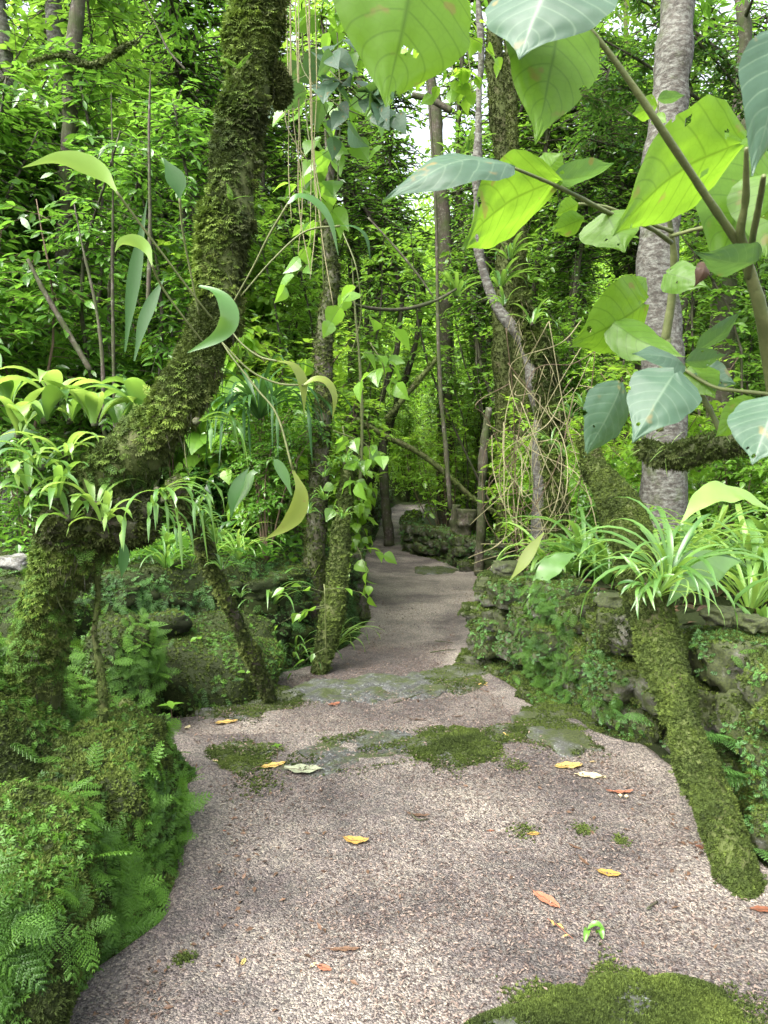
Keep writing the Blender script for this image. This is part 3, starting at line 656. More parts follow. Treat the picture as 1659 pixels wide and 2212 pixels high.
# bank cover: feathery ferns and moss on the ground by the path's left edge
V = tb.verts(); 
def region(xmin, xmax, ymin, ymax, cond=None):
    m = (Xg > xmin) & (Xg < xmax) & (Yg > ymin) & (Yg < ymax) & (np.maximum(dl, dr) > .0)
    if cond is not None: m &= cond(Xg, Yg)
    i, j = np.nonzero(m[:-1, :-1]); k = i * Xg.shape[1] + j; mm = Xg.shape[1]
    b = MB(); b.V = [V]; b.n = len(V); b.F = [np.stack([k, k + 1, k + mm + 1, k + mm], 1)]; return b
rL = region(-2.2, 0, 1.2, 3.9)
tag(sprays_on(rL, 2600, .098, T_SPRAY, lambda q, N: np.clip(.35 + 1.8 * fbm(q, 3.5, 2, 77), .02, 3), droop=.5).build('spikemoss', M['spray'], smooth=False), 'bright lacy spikemoss cascading over the near left bank', 'spikemoss', kind='stuff')
tag(fronds_on(rL, 18000, .036, None, f=5, seed=3).build('bank_fronds', M['spray'], smooth=False), 'tiny leafy moss fronds covering the near left bank', 'moss', kind='stuff')
tag(moss_on(rL, 30000, .016).build('bank_moss', M['moss'], smooth=False), 'short green moss carpeting the near left bank', 'moss', kind='stuff')
rL2 = region(-3.5, .2, 3.9, 9.0)
tag(fronds_on(rL2, 16000, .045, None, f=4, seed=5).build('slope_fronds', M['spraydark'], smooth=False), 'leafy moss fronds and tiny ferns on the slope left of the steps', 'moss', kind='stuff')
tag(moss_on(rL2, 30000, .016).build('slope_moss', M['moss'], smooth=False), 'dull green moss on the slope left of the steps', 'moss', kind='stuff')
tag(sprays_on(rL2, 2000, .085, T_SPRAYL, lambda q, N: np.clip(.3 + 1.5 * fbm(q, 2.5, 2, 78), .0, 3), droop=.3).build('slope_ferns', M['spraydark'], smooth=False), 'small dark ferns creeping over the left slope and terrace edge', 'ferns', kind='stuff')
bw = MB(); bw.V, bw.F, bw.n = bL.V, bL.F, bL.n
tag(sprays_on(bw, 3200, .10, T_SPRAYL, lambda q, N: (N[:, 1] < .5) * np.clip(.4 + 1.3 * fbm(q, 2.5, 2, 79), .0, 3) * (q[:, 0] > -3) * np.clip(-N[:, 1] + .2, 0, 1), droop=.4).build('wall_ferns', M['spraydark'], smooth=False), 'small dark green ferns growing from the left wall face', 'ferns', kind='stuff')
def rwf(q, N):
    vx = CX + q[:, 0] / q[:, 1] * FPX
    k = np.exp(-((vx - 1190) / 55) ** 2) * 5 + np.exp(-((vx - 1330) / 50) ** 2) * 1.2 * (q[:, 2] < .4) + .25 * np.clip(.1 + fbm(q, 4, 2, 80), 0, 2)
    return k * (q[:, 1] < 6.2) * (q[:, 1] > 2) * np.clip(N @ np.array([-.75, -.65, .1]) - .15, 0, 1)
tag(sprays_on(bR, 1700, .085, T_SPRAY, rwf, droop=.5).build('hanging_wall_ferns', M['spray'], smooth=False), 'feathery green ferns spilling down the right wall face', 'ferns', kind='stuff')
# moss fringe along right wall end edge
tag(sprays_on(bF, 900, .16, T_SPRAYL, None, droop=.4).build('far_wall_ferns', M['spraydark'], smooth=False), 'ferns covering the distant right wall', 'ferns', kind='stuff')
fg = sprays_on(bG, 600, .22, T_SPRAYL, None, droop=.4); sprays_on(bH, 700, .14, T_SPRAYL, None, droop=.4, o=fg)
tag(fg.build('far_edge_ferns', M['spraydark'], smooth=False), 'ferns covering the low walls along the left of the distant path', 'ferns', kind='stuff')

exec_parts = []
#PART2
# ================================================================== vegetation
RV = np.random.default_rng(5)
def leaves_on(curves, ntw, twl, nlf, ll, T, rg, start=.25, up=.25, hang=.3, lm=None, tw=None, twr=.003, nz=.35, spread=.8, wid=1.0):
    lm = lm or MB(); nC = len(curves); P0 = []; D0 = []
    per = max(1, ntw // nC)
    for c in curves:
        c = np.asarray(c); t = start + (1 - start) * rg.random(per) ** .8; k = t * (len(c) - 1); i = np.minimum(k.astype(int), len(c) - 2)
        P0.append(c[i] + (c[i + 1] - c[i]) * (k - i)[:, None])
        a = rg.random(per) * 2 * PI; D0.append(np.stack([np.cos(a), np.sin(a), rg.normal(up, .35, per)], 1))
    P0 = np.vstack(P0); D0 = unit(np.vstack(D0)); n = len(P0); L = twl * rg.uniform(.45, 1.2, n)
    u = (np.arange(nlf) + 1) / nlf; ju = u[None] + rg.normal(0, .04, (n, nlf))
    pos = P0[:, None] + D0[:, None] * (L[:, None] * ju)[..., None]; pos[..., 2] -= .35 * (L[:, None]) * ju ** 2
    side = unit(np.cross(D0, np.array([0, 0, 1.0]) + rdir(n, rg) * .2)); sg = np.where(np.arange(nlf) % 2, 1, -1)[None, :, None]
    endk = (np.arange(nlf) == nlf - 1)[None, :, None]
    d = D0[:, None] * .7 + side[:, None] * sg * spread * (1 - endk * .9) + np.array([0, 0, -hang]) + rg.normal(0, .2, (n, nlf, 3))
    nr = np.array([0, 0, 1.0]) + rg.normal(0, nz, (n, nlf, 3)) + D0[:, None] * .25
    m = n * nlf; base = rg.normal(.5, .14, n)[:, None] + rg.normal(0, .12, (n, nlf)) + (ju * .25 - .1)
    scat(lm, T, pos.reshape(m, 3), d.reshape(m, 3), nr.reshape(m, 3), ll * rg.uniform(.6, 1.2, m), np.clip(base, 0, 1).reshape(m), wid)
    if tw is not None:
        e = P0 + D0 * L[:, None]; e[:, 2] -= .35 * L; mid = (P0 + e) / 2; mid[:, 2] += .08 * L
        for q in range(3):
            pass
        a = np.stack([P0, mid, e], 1); s = side[:, None] * twr; v = np.array([0, 0, twr])
        rr = np.array([1, .8, .4])[None, :, None]
        V = np.concatenate([a + s * rr, a - s * .5 * rr + v * rr, a - s * .5 * rr - v * rr], 1).reshape(-1, 3)
        F = []
        for k in range(2):
            for q in range(3):
                q2 = (q + 1) % 3; F.append((q * 3 + k, q * 3 + k + 1, q2 * 3 + k + 1, q2 * 3 + k))
        F = np.array(F); F = (F[None] + (np.arange(n) * 9)[:, None, None]).reshape(-1, 4); tw.add(V, F, .5)
    return lm
def stems(rg, H, spread, ns, rad, tb, lean=.3, n=9, seg=5, base=.05):
    cs = []
    for k in range(ns):
        a = rg.random() * 2 * PI; r = spread * rg.uniform(.35, 1); hh = H * rg.uniform(.7, 1.0)
        b = np.array([math.cos(a), math.sin(a), 0]) * base * rg.random()
        e = np.array([math.cos(a) * r * lean * 2, math.sin(a) * r * lean * 2, hh]); m = b * .5 + e * .5 + np.append(rg.normal(0, .07 * H, 2), .08 * H); m[:2] -= e[:2] * .15
        c = tube(tb, [b + [0, 0, -.05], m, e], [rad, rad * .7, rad * .3], n, seg, rad * .2, 9, int(rg.integers(99))); cs.append(c)
    return cs
def bush_proto(name, cat, seed, H, spread, ns, ntw, twl, nlf, ll, T, lmat, smat='twig', rad=.012, trunk=False, start=.2, hang=.3, lean=.3, wid=1.0, nz=.35, up=.25):
    rg = np.random.default_rng(seed); tb_ = MB(); cs = stems(rg, H, spread, ns, rad, tb_, lean)
    tw = MB(); lm = leaves_on(cs, ntw, twl, nlf, ll, T, rg, start, up, hang, tw=tw, twr=max(.002, rad * .2), wid=wid, nz=nz)
    t = thing(name, 'x', cat, (0, 0, 0)); tb_.merge(tw)
    tb_.build('stems', M[smat], t); lm.build('foliage', M[lmat], t, False); return t
used = set()
def place(proto, x, y, sc, rz, label, group, z=None, tilt=(0, 0)):
    z = gz(x, y) - .02 if z is None else z
    if proto.name not in used:
        used.add(proto.name); proto.location = (x, y, z); proto.rotation_euler = (tilt[0], tilt[1], rz); proto.scale = (sc, sc, sc); tag(proto, label, None, group); return proto
    return copy_tree(proto, (x, y, z), rz, sc, label, group, tilt)

B = {}
B['lance'] = bush_proto('shrub', 'shrub', 101, 2.6, .9, 7, 330, .42, 8, .12, T_LANCE, 'leafA', 'twig', .014, wid=1.25)
B['ovate'] = bush_proto('shrub', 'shrub', 102, 2.2, .9, 7, 330, .34, 7, .095, T_OVATE, 'leafB', 'twig', .012)
B['heart'] = bush_proto('shrub', 'shrub', 103, 2.0, .7, 5, 110, .25, 4, .15, T_HEART, 'leafC', 'stem', .009, hang=.9, nz=.5)
B['small'] = bush_proto('shrub', 'shrub', 104, 1.6, .9, 9, 380, .30, 9, .06, T_OVATE, 'leafA', 'twig', .009)
B['darkb'] = bush_proto('shrub', 'shrub', 105, 1.1, .8, 9, 230, .26, 7, .11, T_OVATE, 'leafD', 'twig', .009)
B['tall'] = bush_proto('sapling', 'sapling', 106, 5.6, 1.1, 4, 460, .50, 8, .13, T_LANCE, 'leafB', 'bark', .03, start=.22, wid=1.2)
B['tallA'] = bush_proto('sapling', 'sapling', 107, 4.6, .9, 4, 430, .45, 9, .115, T_LANCE, 'leafA', 'bark', .028, start=.2, wid=1.3)
B['tallC'] = bush_proto('sapling', 'sapling', 108, 5.2, 1.0, 3, 210, .35, 5, .17, T_HEART, 'leafC', 'bark', .025, start=.2, hang=.8, nz=.5)
B['far'] = bush_proto('sapling', 'sapling', 109, 7.0, 2.2, 7, 700, .7, 8, .17, T_LOW, 'leafC', 'bark', .04, start=.12, wid=1.3)
B['farB'] = bush_proto('sapling', 'sapling', 110, 6.0, 2.2, 7, 700, .7, 8, .15, T_LOW, 'leafB', 'bark', .04, start=.1, wid=1.3)
B['layer'] = bush_proto('sapling', 'sapling', 111, 3.0, 1.4, 6, 150, .50, 6, .13, T_OVATE, 'leafC', 'twig', .012, start=.25, hang=.15, nz=.3, lean=.45)
B['light'] = bush_proto('sapling', 'sapling', 112, 6.8, 2.0, 5, 330, .55, 7, .14, T_OVATE, 'leafB', 'bark', .028, start=.38, hang=.2, lean=.4)
B['canopy'] = bush_proto('forest_tree', 'tree', 114, 12.0, 3.2, 5, 900, .9, 8, .17, T_LOW, 'leafB', 'bark', .09, start=.42, hang=.2, lean=.4, wid=1.3)
B['canopyb'] = bush_proto('forest_tree', 'tree', 115, 10.0, 2.8, 4, 800, .8, 8, .14, T_LOW, 'leafA', 'bark', .08, start=.45, hang=.2, lean=.4, wid=1.3)
B['big'] = bush_proto('shrub', 'shrub', 113, 1.7, 1.0, 7, 60, .3, 3, .24, T_HEART, 'leafB', 'stem', .010, start=.35, hang=.5, nz=.4)
DESC = {'canopy': ('tall forest tree', 'with bright leafy crown'), 'canopyb': ('forest tree', 'with glossy mid green crown'), 'layer': ('low sapling', 'with bright oval leaves in flat layers'), 'light': ('slim sapling', 'with an airy crown of oval leaves'), 'big': ('shrub', 'with large soft heart shaped leaves'), 'lance': ('shrub', 'with narrow glossy mid green leaves'), 'ovate': ('shrub', 'with soft oval light green leaves'), 'heart': ('shrub', 'with drooping heart shaped lime leaves'), 'small': ('shrub', 'with tiny dense oval leaves'), 'darkb': ('low shrub', 'with dark green oval leaves'), 'tall': ('tall sapling', 'with soft narrow leaves'), 'tallA': ('tall sapling', 'with glossy narrow leaves'), 'tallC': ('slender sapling', 'with big heart shaped leaves'), 'far': ('distant sapling', 'with bright yellow green crown'), 'farB': ('distant sapling', 'with mid green crown')}
def side_place(key, side, x, y, sc, where):
    d = DESC[key]; place(B[key], x, y, sc, RV.random() * 6.28, d[0] + ' ' + d[1] + ' ' + where, d[0] + 's ' + d[1] + ' ' + where, tilt=(RV.normal(0, .06), RV.normal(0, .06)))
def band(keys, side, y0, y1, n, off0, off1, where, s0=.8, s1=1.2):
    for k in range(n):
        y = y0 + (y1 - y0) * (k + RV.random()) / n
        o_ = off0 + (off1 - off0) * RV.random(); x = (XR(y) + o_) if side > 0 else (XL(y) - o_)
        side_place(keys[int(RV.integers(len(keys)))], side, float(x), float(y), RV.uniform(s0, s1), where)
# understorey
band(['darkb', 'small', 'darkb'], -1, 6.4, 9.5, 9, .6, 3.4, 'low on the left terrace', .7, 1.0)
band(['darkb', 'small', 'ovate'], 1, 7.0, 10.5, 9, 1.0, 4.0, 'low behind the right hand wall', .6, .95)
band(['lance', 'tallA', 'tallA', 'ovate'], -1, 6.9, 10.5, 13, 1.7, 5.5, 'in the thicket on the left', .9, 1.3)
band(['small', 'ovate', 'darkb', 'heart'], 1, 9.5, 14, 10, .8, 5.0, 'in the thicket right of the path', .8, 1.2)
band(['small', 'ovate', 'heart', 'darkb'], -1, 9.5, 16, 14, .7, 5.0, 'along the left side of the middle path', .6, 1.0)
band(['small', 'darkb', 'ovate'], 1, 12, 19, 10, .7, 4.0, 'along the right side of the distant path', .6, 1.0)
band(['tall', 'tallA', 'tall', 'tallC'], -1, 9.5, 16, 12, 2.0, 9.5, 'rising behind the left thicket', .8, 1.2)
band(['tall', 'tallC', 'tallA'], 1, 10, 17, 11, 2.0, 9.5, 'rising behind the right thicket', .6, 1.1)
band(['far', 'farB', 'far'], -1, 14, 27, 20, 1.6, 15, 'far back on the left', .5, .95)
band(['far', 'farB', 'far'], 1, 14, 27, 20, 1.6, 15, 'far back on the right', .5, .95)
band(['far', 'farB', 'ovate'], -1, 17, 34, 14, .8, 3.0, 'crowding the far left of the path', .3, .6)
band(['far', 'farB', 'ovate'], 1, 17, 34, 14, .8, 3.0, 'crowding the far right of the path', .3, .6)
for x, y, s in ((-.3, 36, .8), (1.2, 36.5, .7), (3, 36, .8), (-2.2, 37.5, 1.0), (5, 38, 1.1), (1, 40, 1.0), (-4, 40, 1.1), (3.5, 41, 1.0)):
    side_place('far', 1, x, y, s, 'closing the end of the path')
side_place('heart', -1, -1.1, 7.3, 1.15, 'beside the straight mossy pole'); side_place('ovate', -1, -1.0, 8.3, .8, 'beside the straight mossy pole')
side_place('heart', -1, -.5, 9.3, .9, 'beside the straight mossy pole')

band(['layer', 'layer', 'big', 'layer'], -1, 7.6, 17, 17, .5, 3.6, 'near the left side of the path', .6, 1.1)
band(['layer', 'layer', 'big', 'layer'], 1, 8.5, 17, 16, .5, 4.0, 'near the right side of the path', .6, 1.1)
band(['layer', 'layer', 'layer'], -1, 14, 26, 16, 1.0, 8, 'halfway back on the left', .8, 1.4)
band(['layer', 'layer', 'layer'], 1, 14, 26, 16, 1.0, 8, 'halfway back on the right', .8, 1.4)
band(['light'], -1, 8, 17, 11, 1.2, 8, 'reaching high on the left', .8, 1.25)
band(['light'], 1, 9, 17, 10, 1.2, 8, 'reaching high on the right', .75, 1.2)
band(['canopy', 'canopyb'], -1, 15, 31, 8, 2.5, 14, 'towering over the left of the forest', .8, 1.25)
band(['canopy', 'canopyb'], 1, 15, 31, 9, 2.5, 14, 'towering over the right of the forest', .8, 1.25)
band(['light', 'layer', 'light', 'big'], -1, 10, 22, 5, .4, 1.1, 'leaning over the left of the path', .6, 1.1)
band(['light', 'layer', 'light', 'big'], 1, 11, 22, 5, .5, 1.2, 'leaning over the right of the path', .6, 1.1)
for x, y, s, k in ((-3.6, 12.5, 1.0, 'canopyb'), (-2.6, 14.5, 1.0, 'canopy'), (-4.8, 15, 1.1, 'canopy'), (-1.2, 17, 1.05, 'canopyb'), (-.8, 21, 1.2, 'canopy'), (-2.2, 24, 1.35, 'canopy')): side_place(k, -1, x, y, s, 'with its crown closing the sky on the left')
for x, y, s, k in ((3.4, 14.5, .95, 'canopyb'), (2.9, 19, 1.2, 'canopy'), (2.6, 24, 1.35, 'canopyb'), (5.6, 16, 1.1, 'canopy')): side_place(k, 1, x, y, s, 'with its crown closing the sky on the right')
band(['layer', 'big', 'ovate', 'big'], -1, 7.2, 12, 8, .4, 2.6, 'just beyond the left wall', .6, 1.1)
band(['layer', 'big', 'layer', 'big'], 1, 8.0, 13, 9, .6, 3.5, 'just beyond the right wall', .6, 1.1)
# far-off woods: leaf masses one cannot count
rg = np.random.default_rng(60); fm = MB()
nb = 1700; a = rg.uniform(-.66, .66, nb); dist = rg.uniform(24, 72, nb); cx = np.sin(a) * dist; cy = np.cos(a) * dist; cz = h(cx, cy) + np.where(rg.random(nb) < .8, rg.uniform(0, 2.5, nb), rg.uniform(0, 9, nb))
ok = ~((np.abs(cx - 1.0) < 2.2) & (cy < 37) & (cz < 4)); cx, cy, cz, dist = cx[ok], cy[ok], cz[ok], dist[ok]; nb = len(cx)
per = 190; c0 = np.stack([cx, cy, cz], 1); rr = rg.uniform(.03, .06, nb) * dist
pp = np.repeat(c0, per, 0) + rdir(nb * per, rg) * (np.repeat(rr, per) * rg.random(nb * per) ** .45)[:, None] * [1.2, 1.2, .75]; pp = pp[pp[:, 2] > -.4]; m = len(pp)
scat(fm, T_LOW, pp, rdir(m, rg) + [0, 0, -.3], rdir(m, rg) * .6 + [0, 0, 1], rg.uniform(.005, .0075, m) * np.hypot(pp[:, 0], pp[:, 1]), np.clip(rg.normal(.6, .2, m), 0, 1), 1.4)
tag(fm.build('far_woods', M['leafC'], smooth=False), 'bright green far-off foliage filling the forest background', 'foliage', kind='stuff')
# ground litter under the thicket: leafy ground cover on both terraces
rT = region(-7, 7, 5.6, 20, lambda X, Y: np.maximum(dl, dr) > .45)
pT, NT = sample(rT, 26000, lambda q, N: np.clip(1.2 - (q[:, 1] - 6) / 16, .1, 1), rg)
gc = MB(); m = len(pT); scat(gc, T_OVATE, pT + [0, 0, .05] + np.abs(rg.normal(0, .12, (m, 1))) * [0, 0, 1], rdir(m, rg) * [1, 1, .4], rdir(m, rg) * .4 + [0, 0, 1], rg.uniform(.05, .13, m), rg.random(m))
tag(gc.build('ground_cover', M['leafA'], smooth=False), 'low leafy ground cover under the thicket', 'ground cover', kind='stuff')

# ------------------------------------------------------------------ strap leaved plants
def strap_mb(rg, n, L, W, elev=(50, 85), arch=1.0, N=11, fold=.35, fan=None, prof=None):
    mb = MB()
    for k in range(n):
        a = rg.random() * 2 * PI if fan is None else rg.normal(fan[0], fan[1]); el = math.radians(rg.uniform(*elev)); l = L * rg.uniform(.6, 1.1)
        p = np.array([math.cos(a), math.sin(a), 0]) * .015; pts = [p.copy()]; st = l / 8; ar = arch * rg.uniform(.6, 1.3) * 1.25 / 8
        side = rg.normal(0, .05)
        for q in range(8):
            p = p + st * np.array([math.cos(a) * math.cos(el), math.sin(a) * math.cos(el), math.sin(el)]); pts.append(p.copy()); el -= ar * (1 + q * .22); a += side; el = max(el, -1.45)
        nh = np.array([-math.cos(a) * .8, -math.sin(a) * .8, .6]) * 1.0
        ribbon(mb, pts, W * rg.uniform(.75, 1.2), (-math.cos(a) * .6, -math.sin(a) * .6, 1), N, fold, np.clip(rg.normal(.5, .2), 0, 1), prof)
    return mb
def strap_plant(name, label, cat, loc, mat, seed, n, L, W, group=None, **kw):
    rg = np.random.default_rng(seed); t = thing(name, label, cat, loc, group); strap_mb(rg, n, L, W, **kw).build('leaves', M[mat], t, True)
    cb = MB(); rock(cb, (0, 0, 0), (.012, .012, .012), 0, .8, 6, .3, 3, seed); cb.build('base', M['bark'], t); return t
PR_LONG = [.35, .6, .85, 1, .95, .8, .5, .04]
PR_OV = [.12, .35, .8, 1, .95, .6, .25, .02]
S = {}
S['arch'] = strap_plant('strap_leaf_plant', 'x', 'strap leaf plant', (0, 0, 0), 'strap', 201, 28, 1.05, .05, elev=(50, 86), arch=1.15, prof=PR_LONG)
S['pale'] = strap_plant('strap_leaf_plant', 'x', 'strap leaf plant', (0, 0, 0), 'straplight', 202, 22, .95, .04, elev=(45, 86), arch=1.15, prof=PR_LONG)
S['broad'] = strap_plant('broad_strap_plant', 'x', 'broad leaf plant', (0, 0, 0), 'strap', 203, 13, .62, .085, elev=(50, 85), arch=.8, prof=PR_OV)
S['short'] = strap_plant('small_strap_plant', 'x', 'small plant', (0, 0, 0), 'strap', 204, 15, .24, .022, elev=(25, 80), arch=1.0, prof=PR_LONG)
S['dark'] = strap_plant('drooping_strap_plant', 'x', 'strap leaf plant', (0, 0, 0), 'strapdark', 205, 55, 1.15, .036, elev=(30, 85), arch=1.75, prof=PR_LONG)
def splace(key, p, sc, label, group=None, tilt=(0, 0), mat=None):
    o = place(S[key], p[0], p[1], sc, RV.random() * 6.28, label, group, z=p[2], tilt=tilt)
    if group is None and 'group' in o.keys(): del o['group']
    if mat:
        for ch in o.children:
            if ch.name.startswith('leaves'): ch.data = ch.data.copy(); ch.data.materials[0] = M[mat]
    return o
gsR = 'strap leaved plants on the right hand wall terrace'
i = 0
for x, y, s, k in ((1.35, 5.95, .85, 'pale'), (1.7, 5.6, .95, 'arch'), (1.45, 5.7, .7, 'broad'), (2.0, 5.2, 1.0, 'pale'), (1.9, 4.9, .8, 'arch'), (1.65, 6.1, .9, 'arch'), (2.6, 5.1, 1.1, 'pale'), (3.1, 3.4, 1.0, 'arch'), (3.6, 4.9, 1.3, 'pale'), (2.0, 6.6, 1.1, 'broad'), (2.35, 4.6, 1.0, 'arch'), (2.1, 4.2, .8, 'pale'), (2.6, 4.1, 1.1, 'arch'), (2.5, 3.5, .9, 'pale'), (2.9, 3.8, 1.0, 'broad'), (2.9, 4.7, 1.1, 'arch'), (2.3, 5.9, 1.0, 'arch'), (3.0, 5.6, 1.2, 'broad'), (1.95, 3.75, .45, 'broad'), (3.3, 4.3, 1.2, 'arch'), (2.75, 6.3, 1.2, 'pale')):
    lab = {'pale': 'pale arching strap leaf plant on the terrace behind the right wall', 'arch': 'green arching strap leaf plant on the terrace behind the right wall', 'broad': 'broad leaved upright plant on the terrace behind the right wall'}[k]
    splace(k, (x, y, gz(x, y)), s, lab, gsR + ' ' + k)
for x, y, s, k in ((-1.15, 5.75, .5, 'short'), (-.95, 6.1, .55, 'arch'), (-1.4, 5.9, .5, 'broad'), (-.65, 6.5, .5, 'broad'), (-1.7, 5.7, .45, 'arch'), (-2.2, 6.0, .6, 'arch'), (-2.8, 6.1, .8, 'broad'), (-.75, 6.2, .5, 'arch'), (-.45, 6.8, .6, 'pale'), (-1.9, 6.4, .7, 'broad'), (-1.25, 6.3, .6, 'pale')):
    lab = {'short': 'small', 'pale': 'pale', 'arch': 'arching', 'broad': 'broad leaved'}[k] + ' strap plant growing along the top of the left wall'
    splace(k, (x, y, gz(x, y)), s, lab, 'strap plants on the left wall ' + k)
q = P(560, 905, 6.4); splace('dark', q, 1.0, 'big dark green strap leaf plant drooping like a mop behind the leaning tree')
q = P(300, 560, 7.5); 
# ------------------------------------------------------------------ poles, trunks, branches
def pole(name, label, cat, pts, Ys, wpx, mat, mossn=0, mmat='moss', n=40, seg=12, lump=.012, group=None, seed=0, moss_w=None, msz=.013, root=0):
    Ys = np.interp(np.linspace(0, 1, len(pts)), np.linspace(0, 1, len(np.atleast_1d(Ys))), np.atleast_1d(Ys))
    W = [P(a[0], a[1], y) for a, y in zip(pts, Ys)]
    wp = np.interp(np.linspace(0, 1, len(pts)), np.linspace(0, 1, len(np.atleast_1d(wpx))), np.atleast_1d(wpx)); rad = wp / 2 / FPX * Ys
    b = MB(); tube(b, W, rad, n, seg, lump, 7, seed); k = int(np.argmin([q[2] for q in W])); t = thing(name, label, cat, W[k], group)
    put(b, 'trunk' if cat in ('tree', 'pole', 'trunk', 'post') else 'stem', M[mat], t)
    if mossn: put(moss_on(b, mossn // 2, msz, moss_w), 'moss', M['moss'], t, False); put(fronds_on(b, mossn // 3, msz * 2.0, moss_w, .7, .8, seed=seed), 'moss_fronds', M[mmat], t, False)
    return t, b
# hero tree
HP = [(90,1690),(82,1560),(78,1430),(98,1310),(140,1215),(190,1130),(250,1035),(312,950),(378,868),(430,790),(458,700),(467,620),(482,520),(500,400),(528,250),(550,100),(562,-60),(580,-260),(600,-500)]
HY = [2.95,2.9,2.85,2.8,2.72,2.66,2.62,2.6,2.6,2.62,2.65,2.68,2.7,2.74,2.8,2.85,2.9,3.0,3.1]
HW = [140,118,108,110,135,155,134,124,116,112,106,102,102,98,96,92,92,88,84]
W = [P(a[0], a[1], y) for a, y in zip(HP, HY)]; hb = MB(); tube(hb, W, np.array(HW) / 2 / FPX * np.array(HY) * .88, 150, 26, .03, 6, 4)
ht = thing('mossy_tree', 'moss covered tree leaning over the left side of the path, bent like an elbow', 'tree', W[0])
put(hb, 'trunk', M['barkmoss'], ht)
def hw(q, N): return np.clip(.55 + 1.3 * fbm(q, 5, 2, 66) + N[:, 2] * .6 - .9 * np.clip(N[:, 0] - .1, 0, 1) * (q[:, 2] > 1.9), .03, 3)
put(moss_on(hb, 30000, .014, hw), 'moss', M['moss'], ht, False)
put(fronds_on(hb, 15000, .034, lambda q, N: np.clip(.55 - N[:, 0] * .6 + N[:, 2] * .5, .05, 2), .7, .8), 'moss_fronds', M['mossbright'], ht, False)  # brighter fronds to the left and on top: lit side put into the colour
put(fronds_on(hb, 6000, .034, lambda q, N: np.clip(.4 + N[:, 0] * .6, .05, 2), 1.0, .6), 'shade_toned_moss', M['mossy_dark'], ht, False)  # darker fronds to the right: the trunk's shade put into the moss colour
hm = sprays_on(hb, 1400, .055, T_SPRAYL, lambda q, N: hw(q, N) * (q[:, 2] < 1.5), droop=.8, out=.6); put(hm, 'small_ferns', M['spray'], ht, False)
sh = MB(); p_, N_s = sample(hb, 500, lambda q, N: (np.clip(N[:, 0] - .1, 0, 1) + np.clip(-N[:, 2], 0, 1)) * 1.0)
scat(sh, T_STRAP, p_, N_s * .5 + [0, 0, -1.2] + rdir(500) * .4, N_s, R.uniform(.03, .09, 500), R.random(500), .4); put(sh, 'bark_shreds', M['bark'], ht, False)  # loose shreds of dark bark hanging from the right and under sides
# limbs and crown above the frame
cs = []; lb = MB()
for k in range(9):
    a = RV.random() * 6.28; s0 = P(590, -420, 3.05); e = s0 + np.array([math.cos(a) * 2.0, math.sin(a) * 1.6 + 1.0, 1.2 + RV.random() * 1.5]); cs.append(tube(lb, [s0, (s0 + e) / 2 + [0, 0, .3], e], [.07, .04, .015], 12, 7, .01))
put(lb, 'limbs', M['barkmoss'], ht); put(leaves_on(cs, 420, .4, 8, .12, T_LANCE, RV), 'crown', M['leafA'], ht, False)
# knot on the right of the trunk
for c_, d_, r_, q_ in ((P(600, 185, 2.86), (.035, .04, .06), 0, 9), (P(255, 1120, 2.6), (.13, .1, .09), .5, 10), (P(160, 1140, 2.6), (.11, .1, .09), .5, 11)):
    kb = MB(); rock(kb, c_, d_, r_, .9, 12, .3, 2, q_); put(kb, 'root_clump', M['bark'], ht); put(moss_on(kb, 900, .02), 'clump_moss', M['mossy_dark'], ht, False)

# leaning poles
pole('leaning_pole', 'thin dark mossy pole leaning against the bent tree, its foot on a mossy stone', 'pole', [(375,1040),(415,1120),(452,1210),(505,1330),(545,1420),(586,1512)], [3.9,4.1,4.3,4.5,4.7,4.85], [34,36,34,30,34,32], 'bark', 6000, 'mossy_dark', seed=3, msz=.014)
pole('leaning_tree', 'thick moss covered trunk leaning over the right wall down to the path', 'tree', [(1262,950),(1285,1010),(1335,1085),(1372,1190),(1395,1290),(1425,1390),(1455,1480),(1480,1580),(1515,1680),(1560,1790),(1590,1890),(1612,1990)], [4.3,4.2,4.05,3.85,3.6,3.4,3.2,3.02,2.85,2.7,2.56,2.46], [40,52,86,82,88,94,82,76,84,80,76,68], 'barkmoss', 34000, 'moss', n=90, seg=18, lump=.025, seed=5)
pole('thin_stem', 'thin bare stem standing just right of the bent tree base', 'stem', [(205,1200),(212,1290),(204,1370),(220,1460),(222,1560)], [2.75,2.8], [13,14,16], 'barkmoss', 300, seed=6)
pole('fallen_branch', 'short mossy branch poking out of the fern bank toward the steps', 'branch', [(270,1525),(310,1555),(362,1588)], [3.4,3.75,4.0], [24,20,18], 'barkmoss', 800, 'mossy_dark', seed=7)
pole('pole', 'straight dark mossy pole standing at the end of the left wall', 'pole', [(722,250),(712,400),(706,500),(718,600),(702,720),(697,900),(688,1050),(680,1200),(672,1400)], [6.9,6.9,6.8,6.6], [14,18,26,32,36,38,42,46,50], 'bark', 7000, 'mossy_dark', seed=8, msz=.02, n=70, group=None)
pole('pole', 'mossy crooked post with flared foot beside the straight mossy pole', 'pole', [(762,960),(748,1060),(735,1160),(728,1260),(712,1360),(688,1455)], [6.6,6.3,6.1,5.9], [22,30,38,44,44,34], 'barkmoss', 6000, 'moss', seed=9, msz=.02)
pole('stump', 'short dark stump at the left edge of the path just past the left wall', 'stump', [(768,1195),(772,1260),(782,1335)], [8.2], [20,28,40], 'bark', 600, 'mossy_dark', seed=10)
pole('pole', 'thin dark pole standing alone in the distant part of the path', 'pole', [(826,925),(828,1000),(832,1080),(842,1178)], [16.5], [16,18,20,24], 'bark', 0, seed=11, lump=.02)
